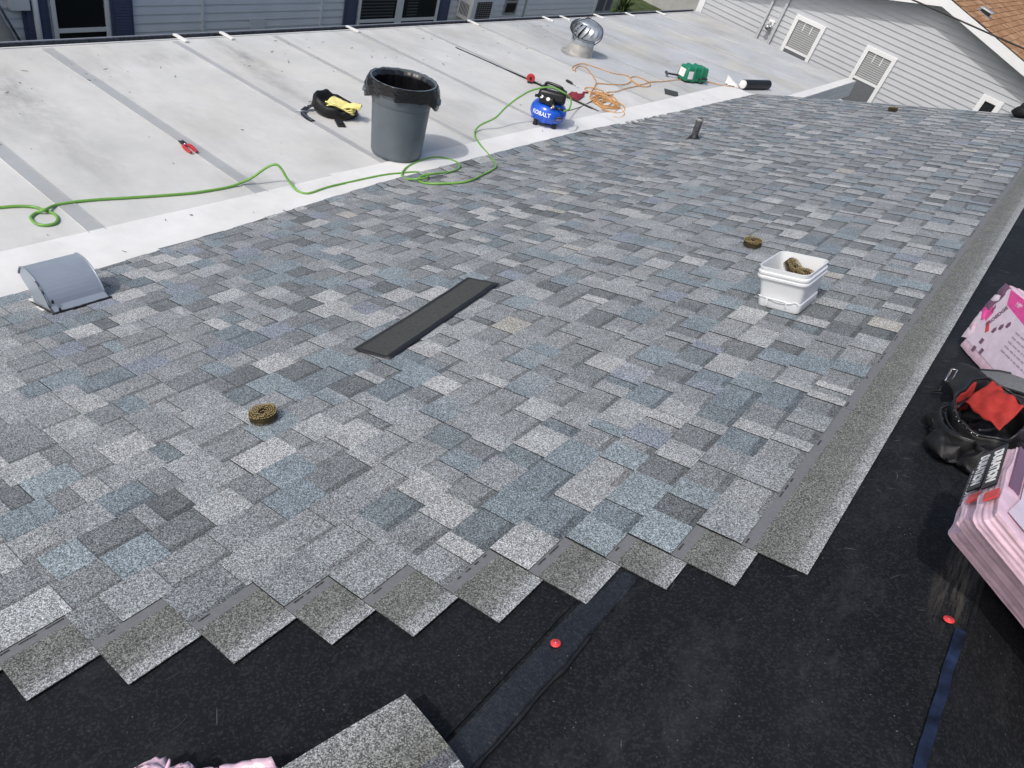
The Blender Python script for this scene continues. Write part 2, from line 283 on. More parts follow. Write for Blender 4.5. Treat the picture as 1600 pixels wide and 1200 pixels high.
P = {"hose":[[-0.901,1.308,-0.065],[-0.86,1.503,-0.062],[-0.83,1.601,-0.059],[-0.78,1.67,-0.055],[-0.713,1.7,-0.049],[-0.651,1.725,-0.044],[-0.58,1.714,-0.038],[-0.534,1.677,-0.034],[-0.534,1.624,-0.034],[-0.571,1.589,-0.038],[-0.638,1.586,-0.043],[-0.676,1.603,-0.046],[-0.708,1.652,-0.049],[-0.689,1.692,-0.029],[-0.751,1.78,-0.052],[-0.749,1.884,-0.052],[-0.72,2.027,-0.05],[-0.661,2.213,-0.045],[-0.602,2.41,-0.04],[-0.546,2.619,-0.035],[-0.525,2.797,-0.034],[-0.522,2.926,-0.033],[-0.517,3.02,-0.013],[-0.499,3.085,0.019],[-0.481,3.193,0.09],[-0.45,3.249,0.123],[-0.411,3.274,0.106],[-0.342,3.291,0.042],[-0.262,3.309,-0.002],[-0.199,3.336,-0.007],[-0.182,3.398,-0.005],[-0.203,3.572,-0.007],[-0.198,3.815,-0.006],[-0.184,4.135,-0.005],[-0.145,4.33,-0.002],[-0.109,4.458,0.001],[-0.042,4.517,0.007],[0.09,4.385,0.072],[0.063,4.274,0.063],[-0.053,4.278,0.006],[-0.116,4.299,0.01],[-0.224,4.484,-0.009],[-0.278,4.765,-0.013],[-0.242,4.924,-0.01],[-0.109,4.992,0.001],[0.006,4.905,0.026],[0.07,4.727,0.049],[0.065,4.505,0.069],[0.039,4.376,0.059],[0.076,4.304,0.051],[0.204,4.28,0.098],[0.323,4.378,0.142],[0.404,4.531,0.172],[0.34,4.838,0.148],[0.238,5.129,0.111],[-0.04,5.413,0.007],[-0.303,5.552,-0.015],[-0.524,5.718,-0.034],[-0.594,5.869,0.001],[-0.565,6.057,0.073],[-0.591,6.227,0.151],[-0.591,6.418,0.242],[-0.552,6.592,0.325],[-0.442,6.737,0.385],[-0.313,6.812,0.375],[-0.257,6.903,0.32],[-0.18,6.805,0.266],[-0.19,6.726,0.235]],"cord1":[[-0.192,11.817,-0.007],[-0.337,11.507,-0.019],[-0.592,11.358,-0.04],[-0.735,11.09,-0.052],[-0.808,10.752,-0.058],[-0.846,10.369,-0.061],[-0.894,10.066,-0.065],[-0.868,9.732,-0.063],[-1.01,9.727,-0.075],[-1.131,9.885,-0.085],[-1.103,10.044,-0.083],[-0.93,10.042,-0.068],[-0.815,9.93,-0.059],[-0.78,9.746,-0.056],[-0.863,9.643,-0.063],[-1.007,9.741,-0.075],[-1.202,9.88,-0.091],[-1.355,9.727,-0.104],[-1.608,9.65,-0.125],[-1.776,9.559,-0.139],[-1.767,9.327,-0.138],[-1.669,9.117,-0.13],[-1.593,9.079,-0.124],[-1.676,9.215,-0.131],[-1.727,9.378,-0.135],[-1.63,9.421,-0.127],[-1.412,9.247,-0.109],[-1.19,9.025,-0.09],[-1.043,8.769,-0.078],[-0.811,8.49,-0.058],[-0.891,8.75,-0.065],[-1.051,8.642,-0.078],[-1.034,8.515,-0.077],[-0.903,8.525,-0.066],[-0.679,8.599,-0.047],[-0.474,8.453,-0.03],[-0.317,8.34,-0.017],[-0.216,8.214,-0.009],[-0.187,8.065,-0.007],[-0.229,7.966,-0.01]],"cord2":[[-1.017,9.699,-0.076],[-0.955,9.402,-0.07],[-1.044,9.166,-0.078],[-1.125,8.962,-0.085],[-1.043,8.769,-0.078],[-0.893,8.44,-0.065],[-0.911,8.577,-0.067],[-0.844,8.626,-0.061],[-0.751,8.583,-0.054],[-0.666,8.441,-0.046],[-0.659,8.319,-0.046],[-0.696,8.23,-0.049],[-0.798,8.289,-0.057],[-0.855,8.413,-0.062],[-0.857,8.525,-0.062],[-0.781,8.56,-0.056],[-0.696,8.53,-0.049],[-0.619,8.403,-0.042],[-0.609,8.279,-0.042],[-0.679,8.24,-0.048],[-0.779,8.292,-0.056],[-0.807,8.485,-0.058],[-0.848,8.659,-0.062],[-0.773,8.693,-0.055],[-0.668,8.625,-0.047],[-0.539,8.411,-0.036],[-0.517,8.265,-0.034],[-0.59,8.234,-0.04],[-0.712,8.328,-0.05],[-0.831,8.473,-0.06],[-0.847,8.667,-0.062],[-0.731,8.716,-0.052],[-0.573,8.619,-0.039],[-0.464,8.43,-0.03],[-0.451,8.244,-0.029],[-0.539,8.163,-0.036],[-0.723,8.297,-0.051],[-0.781,8.31,-0.056],[-0.775,8.464,-0.055],[-0.655,8.511,-0.045],[-0.558,8.521,-0.037],[-0.474,8.384,-0.03],[-0.495,8.251,-0.032],[-0.576,8.15,-0.039],[-0.709,8.197,-0.05],[-0.732,8.296,-0.052],[-0.744,8.49,-0.053],[-0.638,8.579,-0.044],[-0.499,8.537,-0.033],[-0.403,8.379,-0.025],[-0.427,8.237,-0.027],[-0.543,8.173,-0.036],[-0.67,8.197,-0.047],[-0.673,8.276,-0.047],[-0.649,8.383,-0.045],[-0.564,8.455,-0.038],[-0.448,8.416,-0.028],[-0.42,8.368,-0.026],[-0.434,8.245,-0.027],[-0.503,8.153,-0.033],[-0.616,8.187,-0.042],[-0.719,8.329,-0.051],[-0.702,8.505,-0.049],[-0.557,8.564,-0.037],[-0.401,8.511,-0.024],[-0.295,8.333,-0.016],[-0.302,8.142,-0.016],[-0.452,8.102,-0.029],[-0.626,8.18,-0.043],[-0.603,8.291,-0.041],[-0.647,8.482,-0.045],[-0.559,8.505,-0.038],[-0.459,8.45,-0.029],[-0.36,8.277,-0.021],[-0.332,8.112,-0.019],[-0.389,8.046,-0.023],[-0.499,8.117,-0.032],[-0.823,8.716,-0.059],[-0.81,8.947,-0.058],[-0.845,9.301,-0.061],[-0.86,9.719,-0.063]],"power_lead":[[-0.348,6.987,0.122],[-0.609,7.77,-0.042],[-0.697,8.191,-0.049],[-0.744,8.491,-0.053],[-0.75,8.789,-0.053]],"black_rod":[[-2.795,7.888,-0.227],[-2.257,7.914,-0.182],[-1.816,7.923,-0.145],[-1.492,7.923,-0.112],[-1.171,7.918,-0.086],[-0.876,7.935,-0.061],[-0.43,7.94,-0.028]],"flap":[[4.093,2.714,1.663],[4.125,2.806,1.739],[4.224,2.65,1.786],[4.204,2.578,1.725]],"strap":[[4.025,3.078,1.531],[4.046,3.262,1.55],[4.146,2.958,1.672],[4.085,2.699,1.639]],"belt":[[4.116,3.253,1.565],[4.174,3.245,1.608],[4.253,3.234,1.647],[4.33,3.198,1.686],[4.143,2.983,1.65],[4.191,2.96,1.678],[4.246,2.931,1.708],[4.321,2.911,1.736]],"buckle":[[4.028,3.01,1.559],[4.027,3.13,1.564],[4.046,3.114,1.577],[4.046,3.001,1.571]],"hook":[[4.03,3.028,1.523],[4.036,3.006,1.514],[4.018,3.019,1.488],[4.025,3.005,1.491],[4.044,2.961,1.528]],"bind1":[[4.05,2.747,1.541],[4.057,2.679,1.554],[4.085,2.61,1.564],[4.112,2.58,1.574],[4.139,2.561,1.589],[4.167,2.573,1.611],[4.176,2.592,1.63]],"bind2":[[4.067,2.688,1.6],[4.088,2.644,1.597],[4.116,2.592,1.608],[4.15,2.562,1.62],[4.172,2.567,1.628]],"bind3":[[4.165,2.573,1.668],[4.187,2.602,1.666],[4.208,2.634,1.674],[4.224,2.666,1.69],[4.223,2.698,1.711]],"pinkflap":[[3.255,0.319,1.275],[3.32,0.393,1.31],[3.386,0.38,1.334],[3.292,0.304,1.294]]}
# ------------------------------------------------------------------ ground, houses
b = MB(); b.quad((-60, -40, -2.75), (60, -40, -2.75), (60, 120, -2.75), (-60, 120, -2.75))
tag(b.build('ground', M['grass']), kind='structure')
house = thing('house', 'foreground house with a blue grey shingled slope, black felt ridge and white low roof', 'house', (0, 0, -2.7))
HZ = 2.7
def hp(name, mb, mat, **kw):
    o = mb.build(name, mat, house, **kw); o.location = (o.location.x, o.location.y, o.location.z+HZ); return o
SR = 4.625                                            # slope length, eave to ridge
YEND = 11.66
b = MB()
b.prism([(.35, 11.5, -2.7), (8.4, 11.5, -2.7), (8.4, 11.5, -.0), (4.34, 11.5, 1.50), (.35, 11.5, .02)], (0, -.12, 0))
hp('end_wall', b, M['siding'])
b = MB(); b.prism([(.35, -2.3, -2.7), (8.4, -2.3, -2.7), (8.4, -2.3, -.0), (4.34, -2.3, 1.50), (.35, -2.3, .02)], (0, .12, 0))
hp('end_wall', b, M['siding'])
b = MB(); b.box(8.3, 8.4, -2.17, 11.37, -2.7, -.05); hp('side_wall', b, M['siding'])
# felt on both slopes
def felt_grid(s0, s1, y0, y1, sink, amp, nu, nv, seed=0):
    b = MB()
    def f(u, v):
        s = s0+(s1-s0)*u; y = y0+(y1-y0)*v
        return (s, y, sink+amp*nz((s, y, 0), 1.6, seed)+amp*.5*nz((s, y, 3), 5, seed))
    b.grid(f, nu, nv); return b
fl = hp('underlayment', felt_grid(.02, SR+.004, -2.4, YEND, -.008, .004, 60, 120), M['felt'], rot=(0, -PIT, 0), smooth=True)
RX, RZ = SR*CP, SR*SP
fr = hp('underlayment', felt_grid(-.004, 4.45, -2.4, YEND, -.008, .004, 50, 120, 4), M['felt'], rot=(0, PIT, 0), loc=(RX, 0, RZ), smooth=True)
def lap(s0, s1, y0, y1, amp, seed):
    b = MB()
    def f(u, v):
        y = y0+(y1-y0)*v; w = s1+.007*nz((0, y, 0), 6, seed)+.004*nz((0, y, 0), 17, seed)
        s = s0+(w-s0)*u; t = min(1, u*12)
        e = (1.0 if u < .97 else -.2)*(1 if y < 1.1 else max(.15, 1-(y-1.1)/.22))
        return (s, y, -.006+(.012*t)*e+amp*nz((s, y, 1), 22, seed)*t+amp*.7*nz((s*3, y, 1), 55, seed)*t*(u < .97)+.003*max(0, math.sin(u*3.1))*e)
    b.grid(f, 26, 360); return b
o = lap(3.780, 3.864, -.9, 1.40, .0024, 2).build('lap_seam', M['lap'], fl, smooth=True); tag(o, 'shiny black lap seam bulging across the felt')
b = MB(); b.tube([(3.866+.007*nz((0, -.9+2.02*k/160, 0), 6, 2)+.004*nz((0, -.9+2.02*k/160, 0), 17, 2), -.9+2.02*k/160, -.004) for k in range(161)], .006, 7, 1,
       rfn=lambda t: .0045+.007*max(0, noise.noise(Vector((t*38, 3, 1))))+.004*abs(noise.noise(Vector((t*110, 7, 1)))))
tag(b.build('tar_bleed', M['tar'], fl, smooth=True), 'black tar squeezed out along the edge of the lap seam')
b = MB(); b.box(3.766, 3.771, -.9, 1.5, -.006, -.0025); b.build('felt_edge', M['alu'] if 0 else M['felt'], fl)
b = MB(); b.grid(lambda u, v: (SR-.032+.024*u+.005*nz((0, v*4, 0), 3, 1), .6+1.12*v, .0035+.001*nz((u, v*9, 2), 2)), 3, 30)
tag(b.build('painted_stripe', M['bluetape'], fl, smooth=True), 'dark blue stripe along the ridge')
for (s, y) in ((3.818, 1.035), (4.575, 1.735)):
    b = MB(); b.lathe([(0, .0), (.0130, .0), (.0135, .0015), (.0115, .003), (.006, .0034), (.0055, .0046), (0, .0046)], 20)
    z0 = .012 if s < 4 else .005
    b.mi = 1; b.lathe([(0, .0048), (.0026, .0048), (.0024, .0056), (0, .0058)], 8)
    b.build('cap_nail', [M['cap'], M['steel']], fl, loc=(s, y, z0), smooth=True)
b = MB(); r_ = random.Random(31)
for k in range(120):                                    # scuffs and scratches
    s, y = r_.uniform(3.0, 4.56), r_.uniform(.2, 2.6)
    if k < 60: s, y = r_.uniform(4.245, 4.33), 2.2+k*.085+r_.uniform(-.05, .05)
    a = r_.gauss(.9, .5) if k >= 60 else r_.uniform(-.5, .9); L = r_.choice([.012, .02, .035, .05]) if k >= 60 else r_.uniform(.015, .05); w = r_.uniform(.0005, .0014)*(1.8 if k < 60 else 1); kk = r_.uniform(-.5, .5) if L > .1 else r_.uniform(-3, 3); pv = None
    for q in range(7):
        t = q/6; aa = a+kk*t*L*3; px, py = s+L*t*math.cos(aa), y+L*t*math.sin(aa); ww = w*math.sin(.25+t*2.6)
        c = (px, py, .0005); 
        if pv: b.quad((pv[0]-pv[3]*math.sin(aa), pv[1]+pv[3]*math.cos(aa), pv[2]), (pv[0]+pv[3]*math.sin(aa), pv[1]-pv[3]*math.cos(aa), pv[2]), (px+ww*math.sin(aa), py-ww*math.cos(aa), .0005), (px-ww*math.sin(aa), py+ww*math.cos(aa), .0005))
        pv = (px, py, .0005, ww)
b.v = [(p[0], p[1], -.0068+.004*nz((p[0], p[1], 0), 1.6)+.002*nz((p[0], p[1], 3), 5)) for p in b.v]
o = b.build('scuff_marks', M['scuff_grey'], fl); o['kind'] = 'stuff'
# ------------------------------------------------------------------ the shingles
EAVE = [(-3, .30), (1.08, .166), (1.88, .091), (2.77, -.004), (4.06, -.08), (6.98, -.096), (9.5, .02), (11.7, .147)]
def eave(y):
    for (a, ea), (c, ec) in zip(EAVE, EAVE[1:]):
        if y <= c: return ea+(ec-ea)*max(0, (y-a))/(c-a)
    return EAVE[-1][1]
DEL = PIT-Q
def fold(s, h):                                       # below the fold the courses lie on the white roof
    if s < .0: return (s*math.cos(DEL), h-s*math.sin(DEL)+.004)
    return (s, h)
TIPY = [.148, .316, .505, .690, .8355, 1.005, 1.199, 1.3786, 1.5075, 1.6746]     # where each of the ten top courses ends
TOPB = 4.2314-.337; NC = 29
LIGHT = [(0.369, 0.381, 0.383), (0.331, 0.346, 0.352), (0.291, 0.307, 0.315), (0.260, 0.277, 0.286), (0.208, 0.247, 0.272), (0.233, 0.273, 0.293), (0.222, 0.247, 0.287), (0.197, 0.236, 0.258), (0.374, 0.367, 0.338), (0.241, 0.258, 0.268)]
LW = [.13, .16, .15, .13, .085, .08, .05, .065, .012, .14]
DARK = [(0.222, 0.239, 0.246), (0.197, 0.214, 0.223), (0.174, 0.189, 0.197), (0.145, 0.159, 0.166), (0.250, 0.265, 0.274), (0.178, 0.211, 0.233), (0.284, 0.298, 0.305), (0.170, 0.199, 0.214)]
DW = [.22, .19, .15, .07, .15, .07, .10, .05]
rs = random.Random(21)
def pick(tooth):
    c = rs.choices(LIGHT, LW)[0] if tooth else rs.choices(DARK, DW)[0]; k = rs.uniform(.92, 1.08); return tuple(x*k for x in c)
def zb(x): return .0065*(1-x/.337)
T_LAM, T_TOP, EXP = .0025, .0060, .1425
def shingle_geo(b, sj, y0, y1, ox, oy, open_top):
    def V(x, y, z):
        s, h = fold(sj+x, z); return (s-ox, y-oy, h)
    ya0, yb1 = y0+.0009, y1-.0009
    y = ya0; tooth = rs.random() < .5; segs = []
    while y < yb1-.001:
        w = rs.choice([rs.uniform(.05, .09), rs.uniform(.09, .15), rs.uniform(.11, .17), rs.uniform(.14, .21)])
        if yb1-y-w < .05: w = yb1-y
        segs.append((y, y+w, tooth)); y += w; tooth = not tooth
    for (a, c, tth) in segs:
        e = max(eave(a), eave(c))-sj; xa = max(0, eave(a)-sj); xc = max(0, eave(c)-sj)
        if xa >= EXP and xc >= EXP: continue
        xa = min(xa, EXP-.002); xc = min(xc, EXP-.002)
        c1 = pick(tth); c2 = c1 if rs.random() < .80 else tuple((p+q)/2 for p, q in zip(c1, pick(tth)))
        t = T_TOP if tth else T_LAM
        d = .0 if not tth else rs.uniform(-.002, .003)
        xa2, xc2 = xa+(d if xa == 0 else 0), xc+(d if xc == 0 else 0)
        if xa2 < 0 and sj < .05: xa2 = xc2 = 0
        if tth:
            b.quad(V(xa2, a, zb(xa)+t), V(EXP, a, zb(EXP)+t), V(EXP, c, zb(EXP)+t), V(xc2, c, zb(xc)+t), (c1, c1, c2, c2))
            dk = tuple(k*.6 for k in c1)
            b.quad(V(xa2, a, zb(xa)), V(xa2, a, zb(xa)+t), V(xc2, c, zb(xc)+t), V(xc2, c, zb(xc)), (.05, .05, .055))
            b.quad(V(xa2, a, zb(xa)), V(EXP, a, zb(EXP)), V(EXP, a, zb(EXP)+t), V(xa2, a, zb(xa)+t), (.026, .026, .028))
            b.quad(V(xc2, c, zb(xc)), V(xc2, c, zb(xc)+t), V(EXP, c, zb(EXP)+t), V(EXP, c, zb(EXP)), (.026, .026, .028))
            if open_top: b.quad(V(EXP, a, zb(EXP)), V(EXP, c, zb(EXP)), V(EXP, c, zb(EXP)+t), V(EXP, a, zb(EXP)+t), (.05, .05, .05))
        else:
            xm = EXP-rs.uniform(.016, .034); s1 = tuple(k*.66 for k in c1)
            f = [max(x, 0) for x in (xa, xc)]
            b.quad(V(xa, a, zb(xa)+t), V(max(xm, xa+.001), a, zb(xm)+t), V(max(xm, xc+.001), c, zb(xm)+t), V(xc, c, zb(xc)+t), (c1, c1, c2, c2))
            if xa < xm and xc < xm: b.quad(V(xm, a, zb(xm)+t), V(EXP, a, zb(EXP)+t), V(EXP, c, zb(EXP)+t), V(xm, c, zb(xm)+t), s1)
            b.quad(V(xa, a, zb(xa)), V(xa, a, zb(xa)+t), V(xc, c, zb(xc)+t), V(xc, c, zb(xc)), (.05, .05, .055))
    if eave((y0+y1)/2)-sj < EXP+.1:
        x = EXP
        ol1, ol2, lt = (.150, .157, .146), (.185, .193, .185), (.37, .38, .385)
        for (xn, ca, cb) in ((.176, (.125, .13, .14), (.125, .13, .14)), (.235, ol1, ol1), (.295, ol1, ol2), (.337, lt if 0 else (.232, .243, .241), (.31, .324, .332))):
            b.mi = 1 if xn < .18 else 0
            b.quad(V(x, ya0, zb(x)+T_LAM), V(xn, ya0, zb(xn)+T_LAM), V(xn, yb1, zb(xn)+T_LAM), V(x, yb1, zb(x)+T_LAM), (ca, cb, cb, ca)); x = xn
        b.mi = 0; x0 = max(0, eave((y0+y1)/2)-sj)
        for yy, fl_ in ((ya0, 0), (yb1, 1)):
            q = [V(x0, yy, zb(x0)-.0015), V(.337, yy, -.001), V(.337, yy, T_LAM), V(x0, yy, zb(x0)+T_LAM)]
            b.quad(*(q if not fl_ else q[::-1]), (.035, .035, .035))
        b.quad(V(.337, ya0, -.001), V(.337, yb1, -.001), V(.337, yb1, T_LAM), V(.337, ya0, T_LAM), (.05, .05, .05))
        if open_top:
            yy = ya0+rs.uniform(.01, .05)
            while yy < yb1-.05:
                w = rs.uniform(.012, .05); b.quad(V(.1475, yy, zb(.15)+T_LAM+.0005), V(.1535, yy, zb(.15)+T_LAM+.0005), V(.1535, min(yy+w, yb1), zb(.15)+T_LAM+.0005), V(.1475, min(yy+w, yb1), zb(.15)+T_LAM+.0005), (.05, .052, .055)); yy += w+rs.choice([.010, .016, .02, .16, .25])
b = MB(); b.box(.03, 3.9, 1.75, YEND, -.0045, -.0008)
sf = hp('shingled_slope', b, M['felt'], rot=(0, -PIT, 0)); tag(sf, 'slope of grey and blue laminated shingles laid in staggered courses')
plan = []
CW = Vector((3.7269, 0, 2.905))
for j in range(NC):
    k = NC-1-j                                        # courses below the top one
    sj = TOPB-.143*k
    ys = TIPY[9-k] if k < 10 else TIPY[0]-.168*(k-9)+rs.uniform(-.01, .01)
    first = True; y = max(ys, -1.35)
    if ys < -1.35: y = -1.35-rs.random()*.9
    while y < YEND+.03:
        y1 = y+1.0
        if y1 > YEND+.02-.12: y1 = YEND+.02+rs.uniform(-.004, .004)
        if eave((y+y1)/2)-sj < EXP or eave(y)-sj < EXP or eave(y1)-sj < EXP:
            c = Vector(on_slope(sj+.1, (y+y1)/2)); d = c-CW
            px = [None]
            zf = -d.dot(Vector(back)); u = d.dot(Vector(rgt))/max(zf, .01)*1108.9; v = -d.dot(Vector(up))/max(zf, .01)*1108.9
            inside = zf > .1 and abs(u) < 900 and abs(v) < 700
            plan.append((d.length if inside else 99, j, sj, y, y1, first or k == 0))
        first = False
        if y1 > YEND-.01: break
        y = y1
plan.sort(); rest = MB()
for n, (d, j, sj, y0, y1, op) in enumerate(plan):
    if n < 296 and d < 90:
        b = MB(); shingle_geo(b, sj, y0, y1, sj, y0, op); 
        if b.f: b.build('shingle', [M['granule'], M['nail_strip']], sf, loc=(sj, y0, 0))
    else: shingle_geo(rest, sj, y0, y1, 0, 0, op)
o = rest.build('far_shingles', [M['granule'], M['nail_strip']], sf); o['kind'] = 'stuff'
# rake edge metal at the far end
b = MB(); b.box(.15, SR, YEND+.022, YEND+.05, -.07, .004); hp('rake_edge', b, M['trim'], rot=(0, -PIT, 0))
b = MB(); b.box(0, 4.4, YEND+.022, YEND+.05, -.07, .004); hp('rake_edge', b, M['trim'], rot=(0, PIT, 0), loc=(RX, 0, RZ))
# ------------------------------------------------------------------ white low roof
wr = MB(); wr.box(-3.6, .0, -3.0, 15.4, -.16, -.062)
wro = hp('white_roof', wr, M['trim'], rot=(0, -Q, 0)); tag(wro, 'low slope white membrane roof with taped seams')
SE = [-3.1, -1.87, -.63, .60, 1.845, 3.065, 4.34, 5.58, 6.84, 7.97, 9.245, 10.45, 11.7, 12.85, 14.01, 15.2, 17.2]
def yend(x): return 15.70-.393*x
for a, c in zip(SE, SE[1:]):
    x1 = .02 if c < 11.75 else .42
    b = MB(); n = 10; rows = []
    for k in range(n+1):
        x = -3.67+(x1+3.67)*k/n; yt = min(c-.002, yend(x)); yb_ = min(a+.002, yend(x)-.001)
        rows.append((x, yb_, yt))
    for (xa, ya, yb_), (xc, yc, yd) in zip(rows, rows[1:]):
        if yb_-ya < .01 and yd-yc < .01: continue
        wv = lambda x, y: .0015*nz((x, y, 0), 1.3)
        b.hexa([(xa, ya, -.06), (xc, yc, -.06), (xc, yd, -.06), (xa, yb_, -.06), (xa, ya, wv(xa, a)), (xc, yc, wv(xc, a)), (xc, yd, wv(xc, a)), (xa, yb_, wv(xa, a))])
    b.build('roof_panel', M['membrane'] if c < 9.3 else M['far_membrane'], wro)
for k, y in enumerate(SE[1:-1]):
    w = (.052 if y < 4 else .036)
    b = MB(); x0 = -3.62; x1 = -.345 if y < 11.8 else .38
    if y > 15: x1 = -.2
    def f(u, v): 
        x = x0+(x1-x0)*u; return (x, y-w+2*w*v+.003*nz((x, y, 0), 2.5), .0036+.0012*nz((x, y+v, 2), 6))
    b.grid(f, 60, 3)
    b.build('seam_strip', M['seam'] if y < 12 else M['far_membrane'], wro, smooth=True)
    for s_ in (-1, 1):                              # raised edges of the tape, the sunward one paler as a painted highlight
        b = MB(); b.tube([(x0+(x1-x0)*t/30, y+s_*w+.003*nz((x0+(x1-x0)*t/30, y, 0), 2.5), .004) for t in range(31)], .0035, 5)
        b.build('tape_edge', M['seam'] if s_ > 0 else M['membrane'], wro, smooth=True)
for y in (4.446, 5.0, 6.84, 9.245, 11.2, 11.72, 12.84, 14.01, 15.3):
    b = MB(); b.box(-3.80, -3.56, y-.024, y+.024, .001, .024); b.build('seam_cap', M['strip'], wro, bevel=.006)
# strip of new white membrane folded up under the first course
for (ya, yb_, dx, dz) in ((-3.0, 3.83, 0, .0), (3.74, 7.95, .012, .0032), (7.84, 11.68, -.006, .0064)):
    b = MB()
    def f(u, v):
        y = ya+(yb_-ya)*v; d = -.365-dx+.007*nz((0, y, 0), 1.1, 3)+(.05*max(0, 1-(y-ya)/.14) if ya > 0 else 0)*-.4
        t = d+(.30-d)*u
        if t < 0: return (t, y, .0055+dz+.0016*nz((t, y, 0), 3))
        a = DEL; return (t*math.cos(a), y, t*math.sin(a)+.0035+dz*.0)
    b.grid(f, 14, 60)
    b.build('flashing_strip', M['strip'], wro, smooth=True)
b = MB(); b.box(.425, .60, 11.72, 15.52, -.09, .062); b.box(.575, .605, 11.72, 15.5, -.22, -.092)
b.build('edge_flashing', M['strip'], wro, bevel=.01)
b = MB()
for (x0, x1, z0, z1) in ((-3.81, -3.798, -.11, .006), (-3.798, -3.69, -.115, -.10)): b.box(x0, x1, -3.1, 17.1, z0, z1)
b.build('gutter', M['lead'], wro)
b = MB(); b.box(-3.836, -3.812, -3.1, 17.1, -.10, .010); b.build('gutter_lip', M['alu'], wro)
b = MB(); b.box(-3.69, -3.672, -3.1, 17.12, -.12, .008); b.build('drip_edge', M['strip'], wro)
b = MB(); r_ = random.Random(77)
for k in range(150):                                   # bits of grit and leaf on the low roof
    if k < 90: x, y = r_.uniform(-3.55, -2.6)+r_.uniform(0, .3), r_.uniform(1.5, 11)
    elif k < 136: x, y = r_.uniform(-3.4, -.1), r_.uniform(.8, 11)
    else: x, y = r_.uniform(-.34, .0), r_.uniform(1, 9)
    a = r_.uniform(0, 3.1); w, l = r_.uniform(.0015, .005), r_.choice([.004, .006, .010, .022])*r_.uniform(.6, 1.3); z0 = .011 if x > -.38 else .006
    c, s = math.cos(a), math.sin(a); h = r_.uniform(.001, .004)
    p = [(x+l*c*i-w*s*j, y+l*s*i+w*c*j) for i, j in ((-1, -.4), (.7, -1), (1, .5), (-.6, 1))]
    b.hexa([(q[0], q[1], z0) for q in p]+[(q[0]*.998+x*.002, q[1], z0+h) for q in p])
o = b.build('debris', M['scuff'], wro); o['kind'] = 'stuff'
# ------------------------------------------------------------------ pale gabled house beyond the far end
YW = 17.3; PX, PZ = .98, 1.60; GS = .25; XL, XR = -3.77, 5.73
gh = thing('gabled_house', 'pale vinyl sided house with white gable trim and a brown shingled roof', 'house', (1, YW, -2.7))
def gp(name, mb, mat, **kw):
    o = mb.build(name, mat, gh, **kw); o.location = (o.location.x-1, o.location.y-YW, o.location.z+2.7); return o
b = MB(); b.prism([(XL, YW+.02, -2.7), (XR, YW+.02, -2.7), (XR, YW+.02, PZ-GS*(XR-PX)), (PX, YW+.02, PZ), (XL, YW+.02, PZ-GS*(PX-XL))], (0, 10, 0))
gp('wall', b, M['siding'])
z = -2.6; H = .1085
while z < PZ-.02:
    def xl(zz): return max(XL, PX-(PZ-zz)/GS)
    def xr(zz): return min(XR, PX+(PZ-zz)/GS)
    zt = min(z+H, PZ-.003)
    b = MB(); 
    b.hexa([(xl(z), YW-.016, z), (xr(z), YW-.016, z), (xr(z), YW+.015, z), (xl(z), YW+.015, z), (xl(zt), YW-.001, zt), (xr(zt), YW-.001, zt), (xr(zt), YW+.015, zt), (xl(zt), YW+.015, zt)])
    gp('siding_plank', b, M['siding']); z += H
b = MB(); b.box(XL-.045, XL+.10, YW-.03, YW+.05, -2.7, .37); gp('corner_trim', b, M['trim'])
def gwin(x0, x1, z0, z1, mid, blind, lower_screen=True, grid=2, tw=.085):
    f = MB()
    f.box(x0-tw, x0, YW-.055, YW, z0-tw, z1+tw); f.box(x1, x1+tw, YW-.055, YW, z0-tw, z1+tw)
    f.box(x0, x1, YW-.052, YW, z1, z1+tw); f.box(x0, x1, YW-.052, YW, z0-tw, z0)
    fo = gp('window', f, M['trim'], bevel=.006)
    def sub(name, mb, mat, **kw):
        o = mb.build(name, mat, fo, **kw); return o
    q = MB(); q.box(x0, x1, YW-.022, YW-.018, z0, z1); sub('back', q, M['dark'])
    if blind:
        q = MB(); zz = z0+.02
        while zz < z1-.01:
            q.hexa([(x0+.01, YW-.030, zz), (x1-.01, YW-.030, zz), (x1-.01, YW-.025, zz+.006), (x0+.01, YW-.025, zz+.006), (x0+.01, YW-.0295, zz+.0), (x1-.01, YW-.0295, zz+.0), (x1-.01, YW-.0245, zz+.031), (x0+.01, YW-.0245, zz+.031)]); zz += .040
        o = sub('blind', q, M['blind']); o['kind'] = 'stuff'
    q = MB(); q.box(x0, x1, YW-.036, YW-.034, z0, z1); sub('pane', q, M['glass'])
    q = MB()
    if mid: q.box(x0, x1, YW-.049, YW-.030, mid-.022, mid+.022)
    for k in range(1, grid+1): q.box(x0+(x1-x0)*k/(grid+1)-.008, x0+(x1-x0)*k/(grid+1)+.008, YW-.043, YW-.037, (z1-.17), z1)
    if mid or grid: sub('sash', q, M['trim'])
    if lower_screen and mid:
        q = MB(); q.box(x0+.012, x1-.012, YW-.0425, YW-.041, z0, mid-.022)
        for k in range(12): q.box(x0+.012, x1-.012, YW-.0445, YW-.043, z0+(mid-z0)*k/12, z0+(mid-z0)*k/12+.012)
        sub('insect_screen', q, M['screen'])
    return fo
gwin(-1.49, -.96, -.62, .36, -.205, True)
gwin(.15, .66, -.64, .382, -.145, True)
gwin(2.60, 2.812, .12, .443, 0, False, False, 0, .10)
for x in (-2.185, -1.872):
    b = MB(); b.box(x-.028, x+.028, YW-.075, YW-.018, -2.7, PZ-GS*(PX-x)-.04); gp('downspout', b, M['siding'], bevel=.008)
b = MB(); b.box(-2.085, -1.955, YW-.034, YW-.017, -.06, .15)
lo = gp('lamp_plate', b, M['trim'], bevel=.006)
